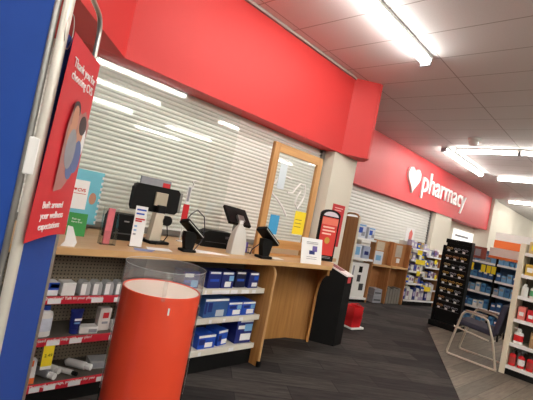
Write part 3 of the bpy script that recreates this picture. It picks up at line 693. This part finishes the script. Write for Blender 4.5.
# wire tray with cards
t = thing('wire_tray', 'small wire tray of cards between paper bag and terminal', 'tray', (2.80, 2.92, Z0), R(-6))
b = MB()
for z in (.006, .06): b.tube([(-.1, -.06, z), (.09, -.06, z), (.09, .06, z), (-.1, .06, z), (-.1, -.06, z)], .003, 6)
for x in (-.1, -.05, 0, .05, .09): b.tube([(x, -.06, .06), (x, -.06, .004), (x, .06, .004), (x, .06, .06)], .0022, 6)
b.build('wire_basket', DGREY, t, True)
MB().box(-.08, -.02, 0, .006, .008, .17, .001, Matrix.Rotation(R(-8), 4, 'X')).build('card', SKY, t)
MB().box(.0, .06, .01, .016, .008, .14, .001, Matrix.Rotation(R(-8), 4, 'X')).build('card', PAPER, t)
MB().box(-.01, .05, -.04, -.03, .008, .11, .001).build('card', PURPLE, t)
# loose papers
tag(MB().prism([(0, 0), (.2, -.03), (.24, .09), (.05, .12)], 0, .002).build('paper_sheet', PAPER, loc=(1.60, 2.66, Z0)), 'loose white sheet lying before the black register monitor', 'paper')
tag(MB().prism([(0, 0), (.12, -.03), (.19, .04), (.04, .09)], 0, .003).build('leaflet', mat('blue_sheet', (120, 140, 190), .6), loc=(1.46, 2.60, Z0)), 'bluish leaflet lying at the foot of the tall white card', 'paper')
tag(MB().prism([(0, 0), (.33, -.05), (.26, .07), (.08, .16)], 0, .003).build('paper_sheet', PAPER, loc=(2.07, 2.68, Z0)), 'loose white sheet beside the terminal in front of black box', 'paper')
tag(MB().prism([(0, 0), (.14, 0), (.16, .11), (.02, .11)], 0, .002).build('paper_sheet', PAPER, loc=(3.0, 2.62, Z0)), 'loose white sheet lying below the pine framed shield', 'paper')
# placard
t = thing('placard', 'white tilted placard with a blue chair picture on counter end', 'sign', (3.29, 2.52, Z0), R(-10)); t.scale = (1.12, 1, 1)
Mh = Matrix.Rotation(R(-10), 4, 'X')
MB().box(0, .265, 0, .004, .0, .27, 0, Mh).build('card', PAPER, t)
MB().box(.1, .17, -.002, .0, .1, .14, 0, Mh).build('picture', NAVYBOX, t)
MB().box(.14, .2, -.002, .0, .13, .19, 0, Mh).build('picture', PURPLE, t)
for z in (.225, .21): MB().box(.06, .21, -.002, .0, z, z + .006, 0, Mh).build('text_line', GREYP, t)
for z in (.07, .05): MB().box(.07, .2, -.002, .0, z, z + .005, 0, Mh).build('text_line', GREYP, t)
MB().prism([(0, 0), (.1, 0), (.03, .2)], .12, .14, Matrix.Translation((0, .004, 0)) @ Matrix(((0, 0, 1, 0), (1, 0, 0, 0), (0, 1, 0, 0), (0, 0, 0, 1)))).build('easel_leg', PAPER, t)
# red poster frame
t = thing('poster_stand', 'black framed red poster standing on counter beside the pillar', 'sign', (3.87, 2.79, Z0), R(-16)); t.scale = (.88, 1, 1)
MB().box(0, .34, 0, .03, 0, .56, .006).build('frame', BLACK, t)
MB().prism([(.17 + x * .17, .555 + max(0, z) * .07) for x, z in ellipse(1, 1, 24)], -.03, -.0, upright((0, 0.0, 0))).build('arched_top', BLACK, t)
MB().prism([(.17 + x * .13, .545 + max(0, z) * .055) for x, z in ellipse(1, 1, 24)], 0, .002, upright((0, -.0005, 0))).build('arch_label', mat('pale_arch', (214, 204, 214), .6), t)
po = MB().box(.03, .31, -.003, .0, .07, .53).build('poster', mat('poster_red', (214, 58, 52), .5, var=.1), t)
MB().box(.03, .31, -.004, -.002, .44, .52).build('pale_band', mat('salmon', (232, 120, 100), .6), po)
for z, w in ((.40, .2), (.36, .22), (.32, .16)): MB().box(.06, .06 + w, -.005, -.003, z, z + .018).build('text_line', mat('peach_ink', (246, 206, 190), .6), po)
MB().prism([(.17 + x, .25 + z) for x, z in ellipse(.045, .04)], 0, .002, upright((0, -.003, 0))).build('gold_emblem', GOLD, po)
for z in (.035, .05): MB().box(.06, .28, -.002, .001, z, z + .006).build('text_line', GREYP, t)
t = thing('wall_poster', 'tall red poster fixed on the beige pillar', 'poster', (4.95, 3.399, 1.17))
MB().box(0, .33, -.004, 0, 0, .64).build('sheet', REDP, t)
for z, w in ((.58, .22), (.545, .18), (.4, .1), (.3, .1), (.2, .1), (.1, .1)): MB().box(.06, .06 + w, -.006, -.0035, z, z + .014).build('text_line', mat('peach_ink2', (240, 190, 180), .6), t)

# ---------------------------------------------------------------- black kiosk
kx = Vector((4.42, 2.637)); kl = Vector((4.245, 2.90)); kr = Vector((4.63, 2.66)); kb = kl + kr - kx
t = thing('return_kiosk', 'tall black pedestal box with red and white slanted top', 'kiosk', (kx.x, kx.y, 0))
pts = [(0, 0), tuple(kr - kx), tuple(kb - kx), tuple(kl - kx)]
b = MB(); lo = [b.bm.verts.new((x, y, 0.001)) for x, y in pts]; hi = [b.bm.verts.new((p[0], p[1], z)) for p, z in zip(pts, (.885, .88, 1.0, 1.005))]
b.bm.faces.new(lo[::-1]); b.bm.faces.new(hi)
for i in range(4): b.bm.faces.new((lo[i], lo[(i + 1) % 4], hi[(i + 1) % 4], hi[i]))
b.build('pedestal', BLACKM, t)
def tp(a, c, dz): # point on the slanted top: a along front edge, c towards the back
    p = Vector(pts[0]) + (Vector(pts[1]) - Vector(pts[0])) * a + (Vector(pts[3]) - Vector(pts[0])) * c
    return (p.x, p.y, .885 - .005 * a + .12 * c + dz)
def plate(a0, a1, c0, c1, z0, z1):
    b = MB(); L0 = [b.bm.verts.new(tp(a, c, z0)) for a, c in ((a0, c0), (a1, c0), (a1, c1), (a0, c1))]; H0 = [b.bm.verts.new(tp(a, c, z1)) for a, c in ((a0, c0), (a1, c0), (a1, c1), (a0, c1))]
    b.bm.faces.new(L0[::-1]); b.bm.faces.new(H0)
    for i in range(4): b.bm.faces.new((L0[i], L0[(i + 1) % 4], H0[(i + 1) % 4], H0[i]))
    return b
plate(.04, 1.0, -.02, .98, .001, .02).build('top_plate', mat('kiosk_white', (240, 232, 230), .4), t)
plate(.16, .8, .3, .85, .0205, .024).build('display', mat('kiosk_screen', (110, 26, 30), .3), t)
MB().box(.06, .15, -.004, -.001, .80, .875, 0, Matrix.Rotation(math.atan2(pts[1][1], pts[1][0]), 4, 'Z')).build('sticker', mat('kiosk_sticker', (206, 72, 76), .5), t)

# ---------------------------------------------------------------- shopping baskets on stand
t = thing('basket_stand', 'low white stand under the red shopping baskets', 'stand', (5.44, 2.99, 0), R(-10))
MB().box(0, .28, 0, .26, .001, .03, .004).build('base', WHITE, t)
for k, lab in enumerate(('bottom red shopping basket of the small stack on white stand', 'second red shopping basket in the small stack on white stand', 'topmost red shopping basket of the small stack on white stand')):
    t = thing('shopping_basket', lab, 'basket', (5.445, 3.005, .031 + k * .075), R(-10), 'stacked red shopping baskets')
    b = MB()
    b.grid([[(x * a, y * c, z) for x, y in ((0, 0), (1, 0), (1, 1), (0, 1), (0, 0))] for z, a, c in ((0, .19, .19), (.15, .215, .215), (.155, .225, .225))])
    b.box(0, .19, 0, .19, 0, .004)
    b.build('body', REDPL, t)
    if k == 2:
        b = MB(); b.tube([(.02, .02, .155), (.03, .10, .19), (.18, .10, .19), (.2, .02, .155)], .006, 8); b.build('handle', REDPL, t, True)

# ---------------------------------------------------------------- far row: monitor shelf, booths, colourful unit (angled line)
A0 = Vector((7.53, 4.18)); ga = R(-14.6); GD = Vector((math.cos(ga), math.sin(ga))); GN = Vector((-GD.y, GD.x))
def gp(s, tt, z=0): p = A0 + GD * s + GN * tt; return (p.x, p.y, z)
t = thing('shelf_bay', 'narrow shelf bay of boxed monitors beside the brown booths', 'shelf unit', gp(0, 0), ga)
bd = MB().box(-.33, -.29, 0, .44, 0, 1.74, .004).build('end_panel', BROWN, t)
b = MB(); b.tube([(-.31, 0.0, 1.73), (-.31, .06, 1.79), (-.31, .15, 1.81), (-.31, .30, 1.81), (-.31, .40, 1.78), (-.31, .44, 1.73)], .02, 8); b.build('rounded_top', BROWN, bd, True)
MB().box(-.332, -.288, -.02, -.001, 0, 1.75, .003).build('edge_band', CREAM, bd)
MB().box(-.286, .285, .41, .43, 0, 1.6).build('back_panel', SHELF, t)
MB().box(-.286, .285, .02, .40, 0, .08).build('kick_base', BLACKM, t)
for z in (1.34, .92, .10):
    s_ = MB().box(-.286, .285, .0, .40, z - .02, z).build('shelf', SHELF, t)
    MB().box(-.286, .285, -.012, -.001, z - .04, z + .005).build('price_strip', PAPER, s_)
def booth_box(s, tt, z, w, d, h, m, label, parts=(), name='carton', rz=0, group=None, cat='box'):
    return carton(gp(s, tt, z), w, d, h, m, label, parts, ga + rz, group, name, cat)
WB = mat('white_blue_carton', (212, 218, 230), .5, var=.12, scale=12)
MP = [('print', .15, .6, .35, .75, BLUEBOX), ('print', .5, .9, .15, .45, GREYP), ('print', .1, .9, .85, .95, SKY)]
booth_box(-.12, .06, 1.341, .25, .2, .29, WB, 'blue and white monitor box on top shelf beside the brown board', MP)
booth_box(.15, .03, 1.341, .20, .2, .25, WB, 'blue and white monitor box on top shelf beside the booths', MP)
booth_box(-.14, .05, .921, .2, .25, .28, WB, 'white monitor box on the second shelf beside the brown board', [('print', .2, .8, .2, .8, SKY)])
booth_box(.12, .05, .921, .2, .25, .26, mat('grey_blue_carton', (170, 180, 206), .5, var=.2, scale=14), 'greyer monitor box on the second shelf beside the booths', [('print', .2, .8, .3, .6, NAVYBOX)])
booth_box(.0, .03, .101, .50, .3, .72, WHITE, 'large white box with black pictures on the lowest monitor shelf', [('print', .45, .65, .72, .9, BLACK), ('print', .42, .62, .45, .65, DGREY), ('print', .6, .85, .2, .4, DGREY), ('print', .1, .18, .2, .9, GREYP)])
t = thing('consult_booth', 'brown wooden writing booth with two desk bays', 'booth', gp(0.3, 0), ga)
for x in (.0, .575, 1.15):
    MB().prism([(.0, 0), (.3, 0), (.3, .815), (.15, .845), (.15, 1.37), (.0, 1.37)], x, x + .025, Matrix(((0, 0, 1, 0), (1, 0, 0, 0), (0, 1, 0, 0), (0, 0, 0, 1)))).build('partition', BROWN, t)
for x in (.026, .601):
    MB().box(x, x + .548, .12, .145, .842, 1.36).build('back_board', BROWN, t)
    MB().box(x, x + .548, .28, .3, 0.002, .81).build('lower_back', BROWN, t)
    MB().box(x, x + .548, .0, .279, .815, .84).build('desk_top', BROWN, t)
    MB().box(x, x + .548, -.02, -.001, .80, .845).build('desk_edge', MAPLEE, t)
tag(MB().box(0, .24, -.003, 0, 0, .19).build('notice', mat('tan_notice', (196, 182, 160), .6, var=.15, scale=20), loc=gp(.47, .119, 1.14), rz=ga), 'tan printed notice on the back board of first booth bay', 'notice')
booth_box(.47, .02, .841, .27, .08, .28, WB, 'white box standing on the desk of the first booth bay', [('print', .2, .8, .3, .7, SKY)])
tag(MB().box(0, .21, -.003, 0, 0, .27).build('notice', mat('grey_notice', (184, 172, 158), .6, var=.15, scale=20), loc=gp(1.1, .119, 1.05), rz=ga), 'grey printed notice on the back board of second booth bay', 'notice')
tag(MB().box(0, .11, -.003, 0, 0, .1).build('notice', PAPER, loc=gp(1.17, .119, .92), rz=ga), 'small white slip under the notice in second booth bay', 'notice')
for k, (w, h_, lab) in enumerate(((.26, .16, 'lower grey crate on the floor under first booth desk'), (.24, .14, 'upper grey crate on the floor under first booth desk'))):
    o = booth_box(.68, .03, .001 + k * .162, w, .22, h_, GREYP, lab, [('print', .1, .9, .3, .5, DGREY)], name='crate', group='grey crates in the booth', cat='crate')
for k in range(5):
    booth_box(1.0 + k * .09, .03, .001, .07, .2, .36 - .03 * (k % 2), mat('dull_grey_box', (130, 126, 118), .6), ['first', 'second', 'third', 'fourth', 'fifth'][k] + ' upright grey file box under second booth desk counting from first bay', name='file_box', group='grey file boxes under the booth desk', cat='box')

# colourful unit
t = thing('shelf_unit', 'colourful two-bay shelf unit between the booths and column', 'shelf unit', gp(1.5, 0), ga)
MB().box(.0, 1.1, .38, .40, 0, 1.45).build('back_panel', SHELF, t)
MB().box(.0, 1.1, .02, .37, 0, .1).build('kick_base', BLACKM, t)
ep = MB().box(1.105, 1.14, .0, .42, 0, 1.28, .004).build('end_panel', BROWN, t)
MB().box(1.1, 1.145, -.02, -.001, 0, 1.28, .003).build('edge_band', BROWN, ep)
LZ = (1.32, 1.06, .80, .52, .13)
for bay, (x0, x1, dz) in enumerate(((.0, .56, 0), (.57, 1.1, -.12))):
    for i, z in enumerate(LZ):
        s_ = MB().box(x0, x1, .0, .37, z + (dz if i < 4 else 0) - .02, z + (dz if i < 4 else 0)).build('shelf', SHELFD, t)
        MB().box(x0, x1, -.012, -.001, z + (dz if i < 4 else 0) - .035, z + (dz if i < 4 else 0) + .004).build('price_strip', PAPER, s_)
PAL = [PURPLE, WHITE, GREYP, BLUEBOX, PAPER, NAVYBOX, YEL, mat('mauve', (150, 120, 150), .5), mat('lilac', (190, 180, 210), .5), TAN]
CN = ['purple', 'white', 'grey', 'blue', 'white', 'navy', 'yellow', 'mauve', 'lilac', 'tan']
ORD = ['first', 'second', 'third', 'fourth', 'fifth', 'sixth', 'seventh', 'eighth']
SN = ['top', 'second', 'third', 'fourth', 'bottom']
random.seed(11)
for bay, (x0, x1, dz) in enumerate(((1.5, 2.06, 0), (2.07, 2.6, -.12))):
    for i, z in enumerate(LZ):
        zz = z + (dz if i < 4 else 0); n = 5; w = (x1 - x0) / n
        for k in range(n):
            c = random.choice([0, 1, 2, 3, 4, 5, 7, 8, 1, 4, 9]) if i < 4 else random.choice([1, 4, 8, 5])
            h_ = random.uniform(.12, .19) if i < 4 else random.uniform(.2, .3)
            booth_box(x0 + w * (k + .5), .03 + random.random() * .03, zz + .0005, w * .86, .12, h_, PAL[c], f'{CN[c]} pack, {ORD[k]} from booths, {SN[i]} shelf, {"booth-side" if bay == 0 else "column-side"} bay of colourful unit', [('print', .15, .85, .3, .7, PAL[(c + 3) % 10])], name='medicine_pack', group='packs on the colourful shelf unit', cat='pack')
for j, (s, z, w) in enumerate(((1.78, 1.19, .17), (1.85, .97, .34), (1.85, .70, .12), (2.42, 1.03, .1), (2.28, .36, .24), (2.51, .66, .08))):
    o = tag(MB().box(0, w, -.003, 0, 0, .11).build('sale_tag', YEL, loc=gp(s - w / 2, -.0125, z), rz=ga), ['yellow tag below top shelf of colourful booth-side bay', 'wide yellow tag below second shelf of colourful booth-side bay', 'yellow tag below third shelf of colourful booth-side bay', 'yellow tag below top shelf of colourful column-side bay', 'wide yellow tag low on colourful column-side bay', 'small yellow tag beside the wood end of colourful unit'][j], 'tag', 'yellow tags on the colourful shelf unit')
t = thing('promo_header', 'white and red promotional card standing on the colourful shelf unit', 'sign', gp(1.56, .3, 1.452), ga)
MB().box(0, .3, 0, .01, 0, .32).build('card', PAPER, t)
MB().prism([(.12, .03), (.22, .03), (.24, .2), (.17, .29), (.11, .2)], 0, .003, upright((0, -.0005, 0))).build('figure_print', PINK, t)

# ---------------------------------------------------------------- spinner rack of glasses
t = thing('eyeglass_rack', 'tall black floor rack of reading glasses before the column', 'rack', (7.85, 2.47, 0))
MB().box(-.03, .42, -.22, .30, .001, .1, .01).build('base', BLACKM, t)
MB().box(.1, .22, -.17, .25, .1, 1.58, .004).build('tower', BLACKM, t)
MB().box(.04, .24, .251, .29, .1, 1.53, .004).build('side_panel', BLACK, t)
MB().box(.06, .24, -.2, .26, 1.58, 1.66, .004).build('header_cap', BLACK, t)
MB().box(.07, .24, -.205, -.171, .1, 1.58, .004).build('side_panel', BLACK, t)
for i in range(8):
    MB().box(.085, .0995, -.165, .245, .33 + i * .155, .345 + i * .155).build('peg_rail', DGREY, t)
random.seed(3)
FR = [GOLD, BROWN, DGREY, TAN, GREYP, GOLD]
RW = ['lowest', 'second lowest', 'third lowest', 'fourth lowest', 'fourth highest', 'third highest', 'second highest', 'highest']
CW = ['booth-side', 'middle', 'chair-side']
for i in range(8):
    for k in range(3):
        y = 2.47 + .175 - k * .135
        t = thing('reading_glasses', f'reading glasses in the {RW[i]} row and {CW[k]} column of black rack', 'glasses', (7.935, y, .375 + i * .155), 0, 'reading glasses on the black rack')
        fm = GOLD if i == 3 else FR[random.randrange(6)]
        b = MB()
        for s in (-1, 1):
            b.tube([(-.02, s * .03 + .024 * math.cos(a), .03 + .017 * math.sin(a)) for a in [2 * math.pi * q_ / 10 for q_ in range(11)]], .0045, 6)
        b.tube([(-.02, -.008, .034), (-.02, .008, .034)], .003, 6)
        b.tube([(-.02, -.054, .036), (-.0, -.054, .036), (-.0, .054, .036), (-.02, .054, .036)], .003, 6)
        b.build('frame', fm, t, True)
        MB().box(-.03, -.026, -.022 + .01, .022 + .01, -.03, .004).build('price_label', PAPER, t)

# ---------------------------------------------------------------- blue shelving behind chair (faces -X)
SX = 9.0
t = thing('shelf_unit', 'black shelf unit of blue packs behind the chair', 'shelf unit', (SX, 2.1, 0))
MB().box(.34, .36, -.55, .52, 0, 1.58).build('back_panel', mat('shelf_back_blue', (70, 96, 128), .6), t)
for y in (-.55, -.03, .50): MB().box(.0, .34, y, y + .025, 0, 1.56).build('upright', BLACKM, t)
MB().box(.02, .34, -.52, .50, 0, .1).build('kick_base', BLACKM, t)
LZ2 = (1.35, 1.02, .74, .43, .12)
for i, z in enumerate(LZ2):
    for y0, y1 in ((-.52, -.035), (.0, .495)):
        s_ = MB().box(.0, .33, y0, y1, z - .02, z).build('shelf', SHELFD, t)
        MB().box(-.012, -.001, y0, y1, z - .04, z + .004).build('price_strip', PAPER, s_)
        if i == 1 and y0 >= 0:
            pass
def carton_x(loc, w, d, h, m, label, parts=(), **k): return carton(loc, w, d, h, m, label, parts, rz=R(-90), **k)
BL = [mat('soft_blue_pack', (80, 140, 190), .5, var=.2, scale=20), SKY, mat('deep_blue_pack', (44, 92, 150), .5, var=.2, scale=20), GREYP, WHITE]
BLN = ['soft blue', 'pale blue', 'deep blue', 'grey', 'white']
random.seed(5)
for bay, (y1, y0) in enumerate(((2.595, 2.10), (2.065, 1.58))):
    for i, z in enumerate(LZ2):
        n = 5; w = (y1 - y0) / n
        for k in range(n):
            c = random.choice([0, 0, 1, 2, 2, 3, 4]) if i else random.choice([0, 1, 3])
            carton_x((SX + .02, y1 - w * (k + .5), z + .0005), w * .86, .12, random.uniform(.12, .19), BL[c], f'{BLN[c]} pack, {ORD[k]} from rack, {SN[i]} shelf, {"rack-side" if bay == 0 else "cream-end"} bay of black unit', [('print', .15, .85, .55, .8, BL[(c + 2) % 5])], name='medicine_pack', group='packs on the black shelf unit', cat='pack')
for j, y in enumerate((2.52, 2.3, 2.2, 2.11)):
    tag(MB().box(-.003, 0, -.04, .04, 0, .15).build('sale_tag', YEL, loc=(SX - .0115, y, 1.14)), ORD[j] + ' yellow tag from the rack under top shelf of black unit', 'tag', 'yellow tags on the black shelf unit')
t = thing('header_sign', 'brownish red picture header on the rack-side bay of black unit', 'sign', (SX + .02, 2.30, 1.585))
MB().box(-.045, -.025, -.01, .30, -.19, .05).build('board', mat('brown_red_print', (150, 78, 66), .6, var=.35, scale=14), t)
MB().box(-.048, -.045, .09, .2, -.14, .0).build('picture', GREYP, t)
t = thing('header_sign', 'pink and white header sign on the cream-end bay of black unit', 'sign', (SX + .02, 1.84, 1.585))
MB().box(-.045, -.025, -.27, .40, -.13, .08).build('board', mat('pink_white_print', (250, 226, 218), .6, var=.12, scale=12), t)
MB().box(-.048, -.045, -.27, .40, -.13, -.08).build('lower_band', ORANGE, t)
t = thing('gondola_header', 'white header board with orange stripe above the further shelves', 'sign', (11.6, 2.1, 0))
MB().box(0, .04, -.1, .72, 1.62, 2.12).build('board', mat('pale_header', (222, 220, 216), .6), t)
MB().box(-.004, -.001, -.1, .72, 1.72, 1.92).build('orange_stripe', ORANGE, t)
MB().box(.0, .06, -.1, .72, .0, 1.62).build('support_panel', SHELF, t)

# ---------------------------------------------------------------- cream gondola beside chair (faces -X)
GX = 6.25
t = thing('shelf_unit', 'cream ended shelf unit of toiletries beside the chair', 'shelf unit', (GX, 0, 0))
MB().box(-.02, .40, 1.135, 1.20, 0, 1.74, .003).build('end_panel', CREAM, t)
MB().box(.38, .40, .0, 1.134, 0, 1.74).build('back_panel', SHELFD, t)
MB().box(.0, .37, .0, 1.134, 0, .075).build('kick_base', BLACKM, t)
LZ3 = (1.62, 1.33, 1.045, .74, .42, .125)
for z in LZ3:
    s_ = MB().box(.0, .37, .0, 1.134, z - .02, z).build('shelf', SHELF, t)
    MB().box(-.012, -.001, .0, 1.134, z - .04, z + .005).build('price_strip', PAPER, s_)
for k in range(5):
    bottle((GX + .07, 1.085 - k * .1, .1255), .04, .19, REDPL, DGREY, ORD[k] + ' red bottle from the cream end on bottom shelf', PAPER if k % 2 else mat('dull_red', (170, 60, 56), .5), rz=R(-90), group='red bottles on the bottom shelf')
t = thing('gift_bow', 'pale crumpled bow on the red bottle shelf of cream ended unit', 'bow', (GX + .2, 1.02, .1255))
b = MB()
b.box(-.03, .03, -.03, .03, 0, .17)
for a in range(7):
    th = a * 2 * math.pi / 7; b.tube([(0, 0, .17), (.05 * math.cos(th), .05 * math.sin(th), .21), (.075 * math.cos(th), .075 * math.sin(th), .18)], [.012, .02, .006], 8)
b.build('petals', GREYP, t, True)
t = bottle((GX + .08, 1.06, .4205), .055, .19, WHITE, WHITE, 'white pump bottle with red label on the cream ended unit', REDPL, rz=R(-90), pump=True)
carton_x((GX + .05, .86, .4205), .14, .15, .2, mat('kraft_box', (150, 120, 86), .6), 'brown box further along the pump bottle shelf', [('print', .1, .9, .6, .8, TAN)])
QC = [(PINK, 'pink'), (REDP, 'red'), (PURPLE, 'purple'), (mat('teal_pack', (70, 120, 140), .5), 'teal'), (PAPER, 'white')]
for k in range(5):
    carton_x((GX + .05, 1.07 - k * .105, .7405), .085, .12, .17 - .02 * (k % 2), QC[k][0], QC[k][1] + ' pack on the shelf above pump bottle in cream ended unit', [('print', .2, .8, .3, .6, PAPER if k < 4 else PINK)], name='toiletry_pack', cat='pack')
for k in range(5):
    bottle((GX + .07, 1.08 - k * .1, 1.0455), .04, .17, WHITE, [WHITE, LGREEN, WHITE, LGREEN, BLUEBOX][k], ORD[k] + ' bottle from cream end on the white and green bottle shelf', [None, LGREEN, PAPER, LGREEN, SKY][k], rz=R(-90), group='white and green bottles')
for k in range(4):
    carton_x((GX + .05, 1.06 - k * .13, 1.3305), .11, .12, .15 - .02 * (k % 2), TAN if k % 2 else mat('mustard_pack', (206, 170, 70), .5), ORD[k] + ' yellowish pack from cream end on second highest shelf', [('print', .2, .8, .3, .7, PAPER)], name='toiletry_pack', cat='pack', group='yellowish packs')
for k in range(3):
    carton_x((GX + .05, 1.05 - k * .15, 1.6205), .12, .12, .16, TAN if k % 2 == 0 else GOLD, ORD[k] + ' tan pack from the cream end on highest shelf', [('print', .2, .8, .3, .7, YEL)], name='toiletry_pack', cat='pack', group='tan packs on top')

# ---------------------------------------------------------------- chair (faces +Y)
t = thing('waiting_chair', 'dark fabric waiting chair with chrome sled frame', 'chair', (6.18, 1.22, 0))
def loop(x):
    P = [(x, .01, .03), (x, .0, .016), (x, .05, .012), (x, .58, .012), (x, .63, .02), (x, .635, .05), (x, .52, .60), (x, .49, .645), (x, .45, .66), (x, .24, .645), (x, .19, .62), (x, .17, .57), (x, .10, .40), (x, .01, .03)]
    # round the corners a little
    Q = []
    for i in range(len(P) - 1):
        a, c = Vector(P[i]), Vector(P[i + 1])
        Q += [a, a.lerp(c, .5)]
    Q.append(Vector(P[-1])); return Q
for x in (0, .55):
    b = MB(); b.tube(loop(x), .015, 10); f_ = b.build('side_frame', CHAIRM, t, True)
    MB().box(x - .022, x + .022, .2, .48, .66, .685, .008).build('armrest', mat('arm_pad', (150, 130, 118), .5), f_)
    b = MB(); b.tube([(x, .60, .41), (x, .14, .36)], .011, 10); b.build('seat_rail', CHAIRM, t, True)
b = MB(); b.tube([(0, .56, .40), (.55, .56, .40)], .011, 10); b.build('front_rail', CHAIRM, t, True)
b = MB(); b.tube([(0, .1, .36), (.55, .1, .36)], .011, 10); b.build('rear_rail', CHAIRM, t, True)
MB().box(.03, .52, .12, .62, .412, .485, .025, Matrix.Rotation(R(4), 4, 'X')).build('seat', FABRIC, t)
MB().box(.04, .51, -.035, .035, 0, .42, .025, Matrix.Translation((0, .1, .46)) @ Matrix.Rotation(R(10), 4, 'X')).build('backrest', FABRIC, t)
for x in (.1, .45): MB().box(x, x + .03, .06, .08, .36, .52).build('back_support', BLACKM, t)

# ---------------------------------------------------------------- far wall items
t = thing('wall_notice', 'bright white notice board on the recessed wall under the sign', 'sign', (14.8, 4.949, 1.74))
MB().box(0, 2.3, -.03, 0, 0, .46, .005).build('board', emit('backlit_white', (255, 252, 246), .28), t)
MB().box(.2, 1.7, -.034, -.031, .2, .27).build('print_line', GREYP, t)
t = thing('wall_monitor', 'dark wall monitor at the far end of cream wall', 'monitor', (22.9, 4.5, 1.6))
MB().box(-.5, .3, -.12, -.02, -.15, .4, .01).build('screen', DGREY, t)
MB().box(-.1, .1, -.02, 0, 0, .2).build('bracket', BLACKM, t)

# ---------------------------------------------------------------- world and view
w = bpy.data.worlds.new('world'); scene.world = w; w.use_nodes = True
w.node_tree.nodes['Background'].inputs[0].default_value = (.5, .5, .5, 1); w.node_tree.nodes['Background'].inputs[1].default_value = .05
scene.view_settings.view_transform = 'Standard'; scene.view_settings.look = 'None'
scene.view_settings.exposure = 1.4; scene.view_settings.gamma = 1; scene.view_settings.use_curve_mapping = False
scene.cycles.use_denoising = True
scene.cycles.max_bounces = 8; scene.cycles.transparent_max_bounces = 12; scene.cycles.sample_clamp_indirect = 6
for lab, gs in LABELS.items():
    if len(gs) > 1 and (None in gs or len(set(gs)) > 1): print('DUPLABEL', lab, gs)
    if len(lab.split()) > 16 or len(lab.split()) < 4: print('LABEL LEN', lab)
